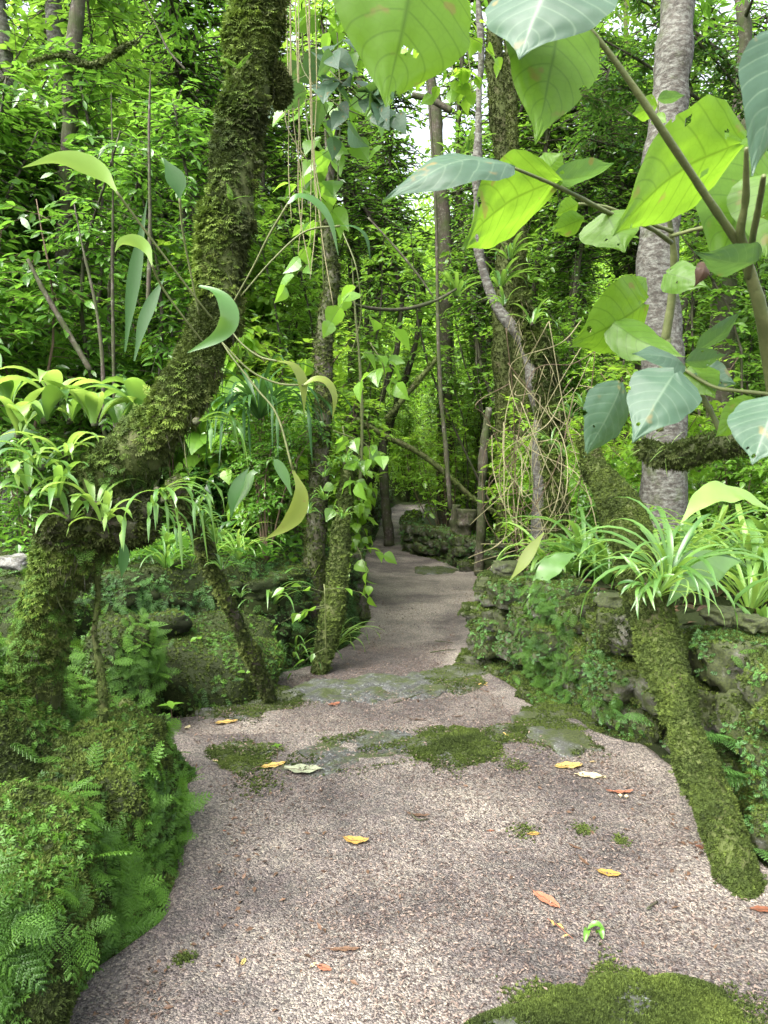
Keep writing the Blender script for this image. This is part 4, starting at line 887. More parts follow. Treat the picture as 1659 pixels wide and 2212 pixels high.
pole('pole', 'thin dark pole at the right edge of the path before the wall', 'pole', [(1056,880),(1044,980),(1040,1080),(1038,1160),(1034,1243)], [11.2], [14,18,18,20,20], 'bark', 0, seed=12, lump=.02)
pole('pole', 'short dark post beside the distant fern covered wall', 'pole', [(985,1090),(982,1140),(984,1196)], [13.4], [18,18,20], 'bark', 0, seed=13, lump=.03)
pole('stump', 'dark stump with wide foot left of the dark right edge pole', 'stump', [(1006,1100),(1004,1150),(1000,1205)], [13.0], [44,38,50], 'bark', 500, 'mossy_dark', seed=14, lump=.05)

# background trees: trunk + crown
def tree(label, pts, Y, wpx, mat, seed, crown='leafB', ncr=420, group=None, H=None, T=T_LANCE, ll=.15, mossn=0, n=40, lump=.03, cr=2.4, lowcut=0):
    pts = list(pts); x, y = pts[-1]; bx = P(x, y, Y)[0]; l_, r_ = float(XL(Y)) - .6, float(XR(Y)) + .6
    if l_ < bx < r_:      # never on the path
        nx = l_ if bx - l_ < r_ - bx else r_; pts = [(a[0] + (nx - bx) / Y * FPX, a[1]) for a in pts]; bx = nx
    base = np.array([bx, Y, gz(bx, Y) - .1])
    W = [P(a[0], a[1], Y) for a in pts] + [base]
    W = W[::-1]; wp = np.interp(np.linspace(0, 1, len(W)), np.linspace(0, 1, len(wpx)), wpx[::-1])
    top = W[-1] + (W[-1] - W[-2]) * .0; up = top + np.array([RV.normal(0, .3), RV.normal(0, .3), 2.5]); W.append(up); rad = np.append(wp, wp[-1] * .7) / 2 / FPX * Y
    b = MB(); tube(b, W, rad, n + 20, 12, lump, 3, seed); t = thing('tree', label, 'tree', base, group); put(b, 'trunk', M[mat], t)
    if mossn: put(moss_on(b, mossn, .03), 'moss', M['mossy_dark'], t, False)
    lb = MB(); cs = []; rg = np.random.default_rng(seed)
    for k in range(8):
        s0 = top + (up - top) * rg.random(); a = rg.random() * 6.28; e = s0 + np.array([math.cos(a) * cr * rg.uniform(.6, 1.1), math.sin(a) * cr * .8, rg.uniform(-.2 - lowcut, 2.2)]); r0 = rad[-1] * .5
        cs.append(tube(lb, [s0, (s0 + e) / 2 + [rg.normal(0, .2), rg.normal(0, .2), .3], e], [r0, r0 * .6, r0 * .2], 12, 6, .02, 3, k))
    put(lb, 'limbs', M[mat], t); put(leaves_on(cs, ncr, .6, 8, ll, T, rg, start=.2), 'crown', M[crown], t, False); return t, b
tree('pale straight tree trunk mottled with grey lichen on the right', [(1468,-60),(1458,100),(1444,250),(1428,400),(1420,560),(1424,700),(1436,900)], 7.2, [66,70,74,80,86,88,92,96], 'barkpale', 301, 'leafA', 300, cr=2.6, lowcut=0)
tree('big dark trunk with pale blotches and fern tufts rising right of the path', [(978,-40),(972,120),(985,260),(1000,420),(1000,600),(992,760),(1000,900),(1004,1050)], 13.0, [34,36,40,42,46,48,50,52], 'barkmoss', 302, 'leafB', 350, mossn=12000)
tree('dark trunk standing just right of the big blotched trunk', [(1062,60),(1066,250),(1074,420),(1084,580),(1086,760),(1090,900)], 12.0, [20,22,28,34,38,34], 'barkmoss', 303, 'leafB', 300, mossn=9000)
tree('slim pale crooked tree curving to the right in front of the dark trunks', [(1036,40),(1034,200),(1032,330),(1028,450),(1038,560),(1072,660),(1128,740),(1160,860),(1170,1000)], 8.2, [12,14,16,18,20,24,30,34,36], 'barkpale', 304, 'leafC', 160, ll=.13, cr=1.6)
tree('pale lichened trunk at upper left behind the thicket', [(112,-40),(120,80),(130,220),(138,400),(148,600),(150,760)], 9.5, [30,32,34,36,40,44], 'barkpale', 305, 'leafA', 300)
tree('slightly leaning trunk next to the pale upper left one', [(176,-40),(164,60),(152,180),(148,330),(140,520),(150,700)], 8.4, [24,26,28,30,32,34], 'bark', 306, 'leafA', 260)
tree('mottled trunk at the left edge of the photo', [(2,60),(18,220),(34,380),(40,520),(28,700),(20,800)], 8.8, [34,36,40,42,46,48], 'barkpale', 307, 'leafA', 200)
tree('far dark trunk near the right edge against the white sky', [(1608,60),(1600,180),(1590,300),(1560,420),(1555,600)], 13, [26,28,32,34,40], 'bark', 308, 'leafA', 300, ll=.12)
tree('slanting dark trunk at the right edge of the photo', [(1700,60),(1664,180),(1622,260),(1590,350),(1570,500)], 10.5, [40,44,44,46,50], 'bark', 309, 'leafD', 260, ll=.11)
tree('far grey trunk between the blotched trunk and the straight pole', [(868,200),(862,340),(856,480),(852,640),(850,760)], 19, [18,20,22,24,28], 'bark', 310, 'leafC', 300, ll=.17)
tree('far trunk in the centre with a mossy side branch', [(872,150),(884,230),(890,380),(905,560)], 17, [24,28,30,34], 'bark', 311, 'leafC', 240, ll=.17)
for k, (a, Y, wd) in enumerate((((640,-20),22,20),((760,-20),24,22),((1180,-20),20,24),((1270,-20),23,22),((1350,60),18,18),((280,-20),17,16),((380,-20),21,20),((60,-20),19,20),((1130,-20),26,24),((1520,-20),17,16),((700,-20),18,14),((460,0),25,20),((820,-20),28,22))[:5]):
    x = a[0]; j = np.cumsum(RV.normal(0, 22, 4))
    tree('distant slender forest tree trunk far behind the undergrowth', [(x + j[0], a[1]), (x + j[1], 250), (x + j[2], 500), (x + j[3], 800)], Y, [wd * .5, wd * .6, wd * .7], 'barkmoss' if k % 3 else 'barkpale', 320 + k, 'leafC' if k % 2 else 'leafB', 260, 'distant slender forest trees', ll=.19, T=T_LOW, n=24, cr=3)
# small leaved dark branches hanging in from upper right
rg = np.random.default_rng(71); bb = MB(); cs = []
base = P(1700, 200, 9.5); base0 = np.array([base[0], 9.5, gz(base[0], 9.5)])
t = thing('tree', 'dark small leaved tree spreading its branches over the upper right', 'tree', base0)
cs0 = tube(bb, [base0, base0 + [.1, 0, 2.5], base + [0, 0, .5], base + [-.2, 0, 2.5]], [.10, .08, .06, .03], 20, 8, .02)
for a in [((1690,350),(1560,250),(1380,130),(1250,60)), ((1690,300),(1560,120),(1420,20),(1300,-40)), ((1700,420),(1540,380),(1380,330),(1270,300)), ((1690,380),(1600,200),(1480,60)), ((1700,520),(1560,420),(1440,240),(1300,170)), ((1690,450),(1500,330),(1330,230),(1240,200))]:
    cs.append(tube(bb, [P(q[0], q[1], 9.5 + rg.normal(0, .5)) for q in a], [.035, .02, .006], 20, 6, .01))
put(bb, 'limbs', M['bark'], t); tw = MB(); put(leaves_on(cs, 520, .5, 9, .085, T_OVATE, rg, start=.05, tw=tw), 'crown', M['leafD'], t, False); put(tw, 'twigs', M['twig'], t)

# bare branches and climbing stems
def twigp(label, pts, Y, w, mat='bark', cat='branch', name='branch', mossn=0, group=None, n=30):
    if cat == 'stem': w = [1.5] + list(w)
    return pole(name, label, cat, pts, Y, w, mat, mossn, 'moss', n=n, seg=7, lump=.004, group=group, seed=int(RV.integers(99)), msz=.02)
twigp('thin dark stem rising straight above the middle of the path', [(905,-20),(925,200),(938,400),(943,520),(946,700),(952,850),(964,980),(972,1100)], [9.5], [5,6,7,9,10,10], cat='stem', name='stem')
twigp('drooping bare mossy branch between the straight pole and the dark trunks', [(722,640),(790,664),(870,668),(940,650),(985,625)], [7.5,9.5], [6,9,8,6])
twigp('mossy diagonal branch sloping down right over the distant path', [(770,905),(830,940),(900,975),(960,1020),(1020,1075),(1090,1120),(1150,1160)], [12.0], [10,12,12,12,12,12], 'barkmoss', mossn=1500)
twigp('mossy branch slanting up to the thin stem', [(835,905),(880,850),(930,790),(950,768)], [9.6], [12,11,8], 'barkmoss', mossn=600)
twigp('thin twig crossing behind the drooping branch', [(795,470),(850,530),(900,590),(935,640)], [8.5], [4,5,4])
twigp('arched mossy branch high on the left beside the pale trunk', [(60,135),(135,120),(190,140),(235,125),(268,100),(300,90)], [7.8], [6,8,12,12,10,6], 'barkmoss', mossn=900)
twigp('leaning bare branch in the left thicket', [(60,560),(90,620),(125,680),(160,740),(195,800)], [6.6], [8,10,12,12,12])
twigp('thin dark stem in the left thicket beside the arching leaf', [(240,200),(244,400),(243,600),(246,820),(250,1000)], [6.8], [5,7,8,8], cat='stem', name='stem')
twigp('slightly bowed dark stem left of the bent tree', [(160,440),(180,540),(205,650),(220,760),(225,900)], [6.2], [5,7,8,9], cat='stem', name='stem')
twigp('upright dark stem just left of the bent tree', [(325,150),(322,300),(324,500),(318,700)], [6.5], [5,8,9,9], cat='stem', name='stem')
twigp('upright stem behind the heart leaved climber', [(705,40),(702,180),(704,300),(712,420)], [6.6], [4,6,7], cat='stem', name='stem')
twigp('pale thin stem climbing along the straight mossy pole', [(760,560),(768,680),(778,800),(782,940),(775,1080)], [7.2], [6,7,8], 'stem', cat='stem', name='stem')
twigp('forked twig tangle at the top left against the sky', [(300,-20),(340,60),(365,110),(400,150)], [6.5], [3,4,4])
twigp('slanting branch right of the far centre trunk', [(890,205),(930,215),(975,240)], [12.5], [12,14,14])
# hanging roots and vines
gv = 'thin pale vines looping beside the right wall'
rg = np.random.default_rng(90)
for k in range(34):
    x0 = rg.uniform(1050, 1290); y0 = rg.uniform(680, 980); x1 = rg.uniform(1010, 1260); y1 = rg.uniform(1000, 1250); Y = rg.uniform(6.2, 8.2)
    mx, my = rg.uniform(1030, 1300), rg.uniform(y0, y1); sg = rg.uniform(-60, 60)
    pts = [P(x0, y0, Y), P((x0 + mx) / 2 + sg, (y0 + my) / 2, Y + rg.normal(0, .2)), P(mx, my, Y + rg.normal(0, .2)), P((mx + x1) / 2 - sg, (my + y1) / 2 + rg.uniform(0, 60), Y), P(x1, y1, Y)]
    b = MB(); tube(b, pts, [.005, .004, .003], 36, 5, .001, 9, k); o = b.build('vine', M['root'] if k % 4 else M['twig']); tag(o, 'thin pale looping vine hanging beside the right hand wall' if k % 4 else 'thin brown looping vine hanging beside the right hand wall', 'vine', gv if k % 4 else 'thin brown vines looping beside the right wall')
gv2 = 'thin hanging roots beside the bent tree'
for k in range(9):
    x0 = 610 + k * 9 + rg.normal(0, 5); b = MB(); y1 = rg.uniform(330, 760); Y = 4.6
    tube(b, [P(x0, -120, Y), P(x0 + rg.normal(5, 8), y1 * .4, Y), P(x0 + rg.normal(15, 12), y1 * .75, Y), P(x0 + rg.normal(25, 15), y1, Y)], [.004, .0025], 26, 5, .001, 9, k); tag(b.build('hanging_root', M['root']), 'thin pale root hanging down just right of the bent tree trunk', 'root', gv2)
# tangled trunk carrying epiphytes on the right
tt, tbk = pole('tree', 'shaggy root hung trunk behind the vines on the right', 'tree', [(1120,640),(1150,720),(1180,800),(1190,900),(1195,1000),(1200,1120),(1210,1230)], [7.4], [26,36,44,42,38,36,36], 'barkmoss', 9000, 'moss', seed=31, msz=.035, lump=.04)
sh = MB(); p_, N_s = sample(tbk, 700); scat(sh, T_STRAP, p_, N_s * .5 + [0, 0, -1.0] + rdir(700) * .5, N_s, R.uniform(.08, .26, 700), R.random(700), .25); put(sh, 'hanging_roots', M['root'], tt, False)
for k, (vx, vy, Y, s, key) in enumerate(((1235,900,6.9,1.2,'short'),(1190,960,7.0,1.3,'short'),(1150,700,7.2,1.5,'short'),(1215,985,6.7,1.0,'short'),(1260,880,6.8,1.2,'short'),(1090,660,7.5,1.3,'short'))):
    splace(key, P(vx, vy, Y), s, 'tuft of short strap leaves perched on the shaggy trunk', 'tufts perched on the shaggy trunk')
for k, (vx, vy, Y, s) in enumerate(((985,360,12.8,2.6),(1010,330,12.7,2.4),(985,640,12.7,3),(1080,620,11.8,3),(1100,560,11.8,2.6),(1000,220,12.7,2.2))):
    splace('short', P(vx, vy, Y), s, 'tuft of strap leaves clinging to the dark trunks right of the path', 'tufts clinging to the dark trunks')
for k, (vx, vy, Y, s) in enumerate(((700,1080,6.3,.9),(665,1110,6.3,.8),(700,1030,6.3,.7),(745,1000,6.2,.9),(740,1120,6.1,.8),(715,1010,6.3,.8))):
    splace('short', P(vx, vy, Y), s, 'small strap leaf tuft growing on the mossy poles at the left wall end', 'tufts on the mossy poles')
for k, (vx, vy, Y, s) in enumerate(((435,1140,4.1,.8),(465,1170,4.1,.9),(480,1230,4.2,.7),(520,1290,4.4,.5),(420,1115,4.0,.9))):
    splace('short', P(vx, vy, Y), s, 'small pale tuft growing on the thin leaning pole', 'tufts on the thin leaning pole')
# right leaning trunk's own plants
splace('pale', P(1418, 1290, 3.35), .40, 'light green bromeliad rooted on the thick leaning trunk above the wall', tilt=(.2, .5))
splace('short', P(1395, 1265, 3.4), .9, 'small drooping plant on the thick leaning trunk left of the bromeliad', tilt=(.5, -.6))
splace('arch', P(1440, 1270, 3.6), .6, 'long leaved plant sweeping right from behind the thick leaning trunk', tilt=(0, .35))
# pleated big leaves
def ribthing(name, label, cat, pts, Ys, w, mat, nh=(0, -.5, 1), stalk=None, sY=None, prof=PR_OV, fold=.25, group=None, n=20, wave=0, tint=.6, sw=.004):
    Ys = np.interp(np.linspace(0, 1, len(pts)), np.linspace(0, 1, len(np.atleast_1d(Ys))), np.atleast_1d(Ys)); W = [P(a[0], a[1], y) for a, y in zip(pts, Ys)]
    t = thing(name, label, cat, W[0], group); b = MB(); ribbon(b, W, w, nh, n, fold, tint, prof, wave); put(b, 'leaf', M[mat], t)
    if stalk:
        sY = np.atleast_1d(sY if sY is not None else Ys[0]); sY = np.interp(np.linspace(0, 1, len(stalk)), np.linspace(0, 1, len(sY)), sY); b = MB(); tube(b, [P(a[0], a[1], y) for a, y in zip(stalk, sY)], [sw, sw * .7], 24, 6, 0); put(b, 'stalk', M['stem'], t)
    return t
ribthing('pleated_leaf', 'wide pleated pale leaf bowing over the right wall right of the leaning trunk', 'leaf', [(1440,1310),(1480,1255),(1530,1222),(1600,1210)][::-1], [3.9,3.4], .20, 'strap', (.2, -.8, .6), wave=.15, n=40)
ribthing('pleated_leaf', 'long pleated leaf arching in from the right edge over the terrace', 'leaf', [(1470,1130),(1520,1080),(1590,1070),(1680,1110)][::-1], [3.4,3.2], .14, 'straplight', (0, -.6, .8), wave=.15, n=40)
ribthing('pleated_leaf', 'drooping pleated leaf hanging over the left end of the right wall', 'leaf', [(1245,1195),(1205,1215),(1170,1250),(1140,1290)], [5.2,5.0], .15, 'strap', (-.4, -.8, .5), wave=.15, n=40)
ribthing('pleated_leaf', 'grey green spotted leaf hanging down beside the wall end', 'leaf', [(1175,1150),(1150,1185),(1125,1225),(1100,1255)], [5.3,5.1], .09, 'strapold', (-.3, -.8, .5))
# ------------------------------------------------------------------ plants on the bent tree
gb = 'strap leaf rosettes crowding the elbow of the bent tree'
rg = np.random.default_rng(33)
EP = [(90,1010),(140,985),(120,1075),(205,1090),(60,1060),(225,1125),(150,1120),(20,1010)]
for k, (vx, vy) in enumerate(EP):
    t = strap_plant('orchid', 'small orchid with short pale strap leaves on the elbow of the bent tree', 'orchid', P(vx, vy, 2.42 + rg.uniform(0, .12)), 'straplight' if k % 2 else 'strap', 400 + k, int(rg.integers(7, 11)), .23, .028, gb, elev=(15, 80), arch=1.1, prof=PR_LONG)
    t.name = 'orchid'
gb2 = 'broad leaved orchids behind the elbow of the bent tree'
for k, (vx, vy) in enumerate(((40,920),(95,890),(150,890),(205,895),(255,900),(20,850),(120,850),(310,880))):
    strap_plant('orchid', 'broad leaved bright green orchid standing behind the elbow of the bent tree', 'orchid', P(vx, vy + 20, 2.75 + rg.uniform(0, .3)), 'straplight' if k % 3 == 0 else 'strap', 430 + k, int(rg.integers(5, 8)), .27, .07, gb2, elev=(55, 88), arch=1.15, prof=PR_OV)
gb3 = 'strap leaves drooping from under the elbow of the bent tree'
for k, (vx, vy) in enumerate(((340,1060),(355,1078),(325,1095),(425,910))):
    strap_plant('orchid', 'clump of long leaves drooping below the slanting part of the bent tree', 'orchid', P(vx, vy, 2.5), 'strap', 450 + k, 6, .30, .017, gb3, elev=(0, 55), arch=1.6, prof=PR_LONG, fan=(-.3, .7))
A = ribthing
go = None
A('orchid_leaf', 'long bright green leaf arching left high on the left side of the bent tree', 'leaf', [(251,413),(225,378),(180,354),(120,342),(48,362)], [2.3], .062, 'straplight', (-.1, .75, .5), [(251,413),(300,480),(360,560),(420,640),(460,690)], [2.3,2.5], tint=.9)
A('orchid_leaf', 'short curled bright leaf at mid height left of the bent tree', 'leaf', [(328,572),(318,540),(295,522),(262,522),(248,545)], [2.35], .042, 'straplight', (-.1, .7, .5), [(328,572),(350,620),(400,690),(440,740)], [2.35,2.5], tint=.8)
A('orchid_leaf', 'dark upright leaf with a ragged hole left of the bent tree', 'leaf', [(388,428),(384,400),(370,370),(352,340)], [2.4], .062, 'strapdark', (.3, -1, .2), [(388,428),(395,500),(410,580),(430,680)], [2.4,2.55], tint=.8)
A('orchid_leaf', 'curled grey green leaf hanging in front of the bent tree trunk', 'leaf', [(430,618),(462,628),(484,650),(494,690),(470,728),(405,762)], [2.35,2.3,2.3], .066, 'strap', (.6, -.8, .3), tint=.3, prof=[.15, .3, .7, 1, .9, .5, .03])
A('orchid_leaf', 'large grey green leaf arching down right of the bent tree', 'leaf', [(622,440),(645,426),(680,440),(712,480),(731,552)], [2.5], .066, 'strap', (.5, -.6, .8), [(622,440),(580,510),(545,580),(500,660)], [2.5,2.6], tint=.2)
A('orchid_leaf', 'narrow dark leaf bending down behind the large grey green leaf', 'leaf', [(735,488),(765,492),(790,515),(801,565)], [2.7], .04, 'strapdark', (.5, -.5, .9), [(735,488),(660,500),(590,560),(520,640)], [2.7,2.65])
A('orchid_leaf', 'olive curled leaf hanging right of the bent tree trunk', 'leaf', [(598,780),(628,788),(648,815),(655,850),(657,895)], [2.5], .05, 'strapold', (.5, -.6, .8), [(598,780),(560,770),(520,740),(490,700)], [2.5,2.55])
A('orchid_leaf', 'olive sickle shaped leaf beside the straight mossy pole', 'leaf', [(655,832),(680,820),(706,828),(722,860),(718,905)], [2.5], .046, 'strapold', (.5, -.6, .8), [(655,832),(600,828),(540,800),(480,740)], [2.5])
A('orchid_leaf', 'pale yellow green spotted leaf hanging low at the end of a long stalk', 'leaf', [(632,1015),(648,1060),(640,1105),(612,1140),(572,1165)], [2.45], .066, 'strapold', (.6, -.9, .2), [(632,1015),(600,900),(555,840),(500,770),(480,740)], [2.45,2.55], tint=.9)
A('orchid_leaf', 'dark pointed leaf upright left of the pale spotted leaf', 'leaf', [(500,1118),(505,1075),(522,1035),(540,1008)], [2.6], .05, 'strapdark', (-.3, -1, .3), tint=.8)
A('orchid_leaf', 'narrow pale edged leaf between the dark pointed one and the spotted one', 'leaf', [(500,1110),(530,1060),(545,1025),(558,1020)], [2.65], .04, 'strap', (-.3, -1, .3), tint=.4)
A('orchid_leaf', 'slim grey leaf just left of the pale spotted leaf', 'leaf', [(630,1070),(615,1030),(598,1000),(590,992)], [2.7], .04, 'strap', (.3, -1, .3), tint=.2)
A('orchid_leaf', 'hanging dark green leaf below the elbow of the bent tree', 'leaf', [(262,1160),(268,1190),(266,1225),(262,1248)], [2.5], .036, 'strapdark', (.2, -1, .1), tint=.7)
A('orchid_leaf', 'long dark strap leaf standing tall in the left thicket', 'leaf', [(270,760),(285,640),(300,540),(318,430)], [4.6], .085, 'strapdark', (.1, -1, .2), tint=.9)
A('orchid_leaf', 'second long dark strap leaf just right of the tall one in the left thicket', 'leaf', [(290,780),(310,700),(335,640),(355,600)], [4.6], .085, 'strapdark', (-.1, -1, .2), tint=.8)
A('orchid_leaf', 'big dark green blade at the left edge below the broad orchids', 'leaf', [(-40,1010),(0,960),(40,935),(90,935)], [2.9], .06, 'strapdark', (0, -.7, .7), tint=.9)

# heart leaved climber in the upper middle
def climber(label, cs_px, Y, mat, nl, ll, seed, group=None, nm='climber', T=T_HEART):
    rg = np.random.default_rng(seed); t = thing(nm, label, 'climbing plant', P(cs_px[0][-1][0], cs_px[0][-1][1], Y), group); tb_ = MB(); cs = []
    for c in cs_px: cs.append(tube(tb_, [P(a[0], a[1], Y + rg.normal(0, .1)) for a in c], [.006, .004], 24, 5, .001))
    tw = MB(); lm = leaves_on(cs, nl, .34, 3, ll, T, rg, 0, .1, .7, tw=tw, nz=.75); tb_.merge(tw); put(tb_, 'stems', M['stem'], t); put(lm, 'foliage', M[mat], t, False)
climber('climber with big heart shaped leaves right of the bent tree top', [[(650,-60),(655,120),(665,280),(690,420),(700,640)], [(720,-60),(730,100),(735,240),(728,420)], [(770,-80),(760,60),(752,200)]], 5.4, 'leafB', 34, .16, 501)
climber('climber with grey green shiny heart leaves above the straight mossy pole', [[(640,80),(660,160),(720,220),(780,250)], [(700,140),(760,200),(800,230)]], 4.9, 'leafV', 16, .17, 502)
climber('lime leaved climber around the middle of the straight mossy pole', [[(740,500),(770,580),(780,680),(760,760)], [(800,740),(830,800),(820,880)]], 6.3, 'leafB', 9, .17, 503)
climber('lime leaved climber at the foot of the crooked post', [[(740,920),(755,1000),(770,1060)], [(720,930),(790,960),(800,1000)]], 6.4, 'leafB', 8, .15, 504)
climber('small bright seedling at the left edge of the path by the dark stump', [[(770,1180),(780,1200),(782,1230)]], 6.9, 'leafC', 5, .13, 505)
climber('light leaved seedling sprouting in front of the mossy crooked post', [[(700,1262),(702,1290),(704,1400)]], 5.7, 'leafB', 5, .12, 506, T=T_OVATE)
climber('heart leaved vine growing on the dark trunk in the upper middle', [[(990,20),(1010,110),(1020,200)], [(960,60),(980,160)]], 6.5, 'leafC', 14, .15, 507)
# ================================================================== near foreground branch with big leaves
def bigleaf(mb, A, Bp, Ya, Yb, W, roll=0, arch=.12, fold=.25, shape='ov', n=90, m=31, curl=0, tint=.5, seed=0, wavy=.02):
    a = P(A[0], A[1], Ya); b = P(Bp[0], Bp[1], Yb); ax = b - a; L = np.linalg.norm(ax); ax = ax / L
    view = unit((a + b) / 2 - CAM); s0 = unit(np.cross(ax, -view)); z0 = np.cross(s0, ax)      # z0 looks to the camera
    c, s = math.cos(roll), math.sin(roll); sd = s0 * c + z0 * s; z = -s0 * s + z0 * c
    v = np.linspace(0, 1, n)[:, None]; u = np.linspace(-1, 1, m)[None]
    prof = {'ov': [.02, .55, .85, .98, 1, .95, .82, .62, .38, .16, .01], 'heart': [.10, .78, .98, 1, .96, .86, .72, .52, .30, .12, .01], 'lan': [.02, .4, .7, .9, 1, .98, .88, .7, .45, .2, .01]}[shape]
    hw = np.interp(v, np.linspace(0, 1, len(prof)), prof) * W / 2
    # smooth profile
    off = arch * L * np.sin(PI * v ** .9) + 0 * u; off = off + fold * hw * np.abs(u) ** 1.3 * -1 + wavy * L * np.sin(v * 14 + seed) * np.abs(u) ** 2 * .6
    nv = .5 * np.abs(np.mod((v - .22 * np.abs(u) ** 1.4) * 9, 1) - .5)
    off = off + .012 * L * fbm(np.stack([v * 3 + 0 * u, u * 1.5 + 0 * v, v * 0 + u * 0 + seed * 3.7], -1), 1.3, 2, seed)
    hw = hw * (1 + .05 * noise3(np.stack([v[:, 0] * 9, v[:, 0] * 0, v[:, 0] * 0 + seed], 1), 1, seed))[:, None]
    back = -.06 * L * np.abs(u) ** 2 * (1 - v) if shape == 'heart' else 0 * u * v
    V = a + ax * ((v * L) + back)[..., None] + sd * (u * hw)[..., None] + z * off[..., None]
    V = V.reshape(-1, 3); i = np.arange(n - 1)[:, None] * m + np.arange(m - 1)[None]
    F = np.stack([i, i + 1, i + m + 1, i + m], -1).reshape(-1, 4); U = np.stack([np.broadcast_to(u, (n, m)).ravel(), np.broadcast_to(v, (n, m)).ravel()], 1)
    if seed % 3 != 2:      # insect holes and nibbled edge
        rg_ = np.random.default_rng(seed); cc = V[F].mean(1); kill = np.zeros(len(F), bool)
        for _ in range(int(rg_.integers(2, 6))):
            kill |= np.linalg.norm(cc - V[int(rg_.integers(len(V)))], axis=1) < L * rg_.uniform(.012, .035)
        F = F[~kill]
    mb.add(V, F, tint, U)
fb = thing('leafy_branch', 'large branch with big thin heart shaped leaves hanging close in the upper right', 'branch', (1.95, 1.25, gz(1.95, 1.25)))
sb = MB()
def stemv(pts, Ys, r):
    Ys = np.interp(np.linspace(0, 1, len(pts)), np.linspace(0, 1, len(Ys)), Ys); tube(sb, [P(a[0], a[1], y) for a, y in zip(pts, Ys)], r, 30, 9, .0006, 60, 3)
tube(sb, [np.array([1.95, 1.25, gz(1.95, 1.25) - .05]), np.array([1.55, 1.22, .75]), P(1900, 1420, 1.15), P(1700, 1060, 1.05), P(1688, 960, 1.04)], [.022, .018, .014, .011], 30, 9, .001)
stemv([(1690,1000),(1665,800),(1645,680),(1620,590),(1605,540)], [1.1,1.0,.95], [.011,.009,.0065])
stemv([(1605,540),(1550,460),(1490,370),(1430,280),(1370,190),(1300,95),(1232,22)], [.95,.85,.8], [.0052,.0042,.0026])
stemv([(1612,545),(1600,500),(1610,440),(1612,380),(1612,320)], [.95,.85], [.0055,.003])
stemv([(1615,600),(1625,520),(1640,440),(1650,380)], [.95,.8], [.005,.003])
put(sb, 'stem', M['stem'], fb); 
LV = [  # base, tip, Ya, Yb, W, roll, arch, fold, shape, mat, seed
 ((905,-130),(832,232),.78,.78,.155,.25,.03,.15,'ov','leafVb'),
 ((1215,15),(1155,313),.80,.76,.112,.35,.02,.12,'heart','leafVb'),
 ((1200,-60),(1122,128),.74,.72,.13,-.5,.05,.3,'heart','leafV'),
 ((1600,310),(1325,510),.95,.86,.135,.75,-.10,.15,'heart','leafVb'),
 ((1640,320),(1540,590),1.05,1.0,.20,.5,.03,.12,'heart','leafVb'),
 ((1680,60),(1625,380),.62,.60,.06,.9,.05,.3,'ov','leafV'),
 ((1690,380),(1655,560),.98,.96,.12,.2,.03,.2,'heart','leafVb'),
 ((1685,860),(1625,1005),.72,.70,.085,-.35,.05,.25,'heart','leafV'),
 ((1640,560),(1500,545),.92,.86,.05,.6,.1,.25,'ov','leafV'),
 ((1690,420),(1640,470),.9,.88,.05,.6,.1,.25,'ov','leafVb'),
]
for k, q in enumerate(LV):
    b = MB(); bigleaf(b, *q[:9], tint=.5 + .2 * math.sin(k * 2.1), seed=k); put(b, 'leaf', M[q[9]], fb)
f2 = thing('leafy_branch', 'thinner leafy twig reaching left in front of the pale straight trunk', 'branch', P(1450, 730, 1.6))
sb = MB()
stemv([(1436,740),(1452,640),(1456,560),(1450,500),(1440,440)], [1.4,1.3], [.0085,.0065,.004])
stemv([(1450,524),(1400,490),(1320,462),(1240,420),(1180,392),(1112,364)], [1.3,1.15,1.0], [.004,.0035,.0022])
stemv([(1452,500),(1390,478),(1310,448),(1250,440)], [1.3,1.2], [.0035,.002])
stemv([(1455,470),(1445,400),(1430,300),(1420,220)], [1.3,1.3], [.0035,.002])
stemv([(1450,510),(1520,492),(1600,488),(1690,488)], [1.3,1.1], [.003,.0035])
stemv([(1440,730),(1430,840),(1425,930)], [1.4,1.35], [.0085,.007])
put(sb, 'stem', M['stem'], f2)
for k, q in enumerate([
 ((1112,364),(825,440),1.0,.92,.085,-1.05,.14,.25,'ov','leafV'),
 ((1212,390),(1000,540),1.08,1.0,.13,.72,-.12,.2,'ov','leafVb'),
 ((1190,385),(1330,352),1.1,1.1,.06,-1.0,.1,.3,'ov','leafV'),
 ((1175,380),(1215,330),1.12,1.1,.05,.3,.05,.2,'ov','leafVb'),
 ((1310,462),(1350,545),1.18,1.15,.10,.3,.03,.2,'heart','leafVb'),
 ((1420,225),(1365,248),1.3,1.28,.04,.4,.05,.2,'ov','leafVb'),
 ((1420,215),(1480,205),1.3,1.28,.035,-.9,.05,.2,'ov','leafV'),
 ((1250,440),(1200,465),1.2,1.2,.035,.3,.05,.2,'lan','leafVb'),
 ((1262,470),(1190,500),1.2,1.2,.04,.3,.05,.2,'lan','leafVb'),
 ((1410,250),(1440,265),1.3,1.28,.025,.4,.05,.2,'ov','leafVb')]):
    b = MB(); bigleaf(b, *q[:9], tint=.5 + .2 * math.sin(k * 2.1 + 1), seed=k + 20); put(b, 'leaf', M[q[9]], f2)
f3 = thing('leafy_branch', 'leaf cluster with a wet grey green leaf above the mossy hanging branch', 'branch', P(1480, 850, 1.2))
sb = MB()
stemv([(1700,855),(1600,845),(1540,835),(1480,800),(1440,780)], [1.05,1.05,1.1], [.003,.002])
stemv([(1560,940),(1530,880),(1500,820),(1470,790)], [1.1,1.1], [.0045,.003])
stemv([(1470,790),(1460,800),(1420,810)], [1.05,1.0], [.002])
put(sb, 'stem', M['stem'], f3)
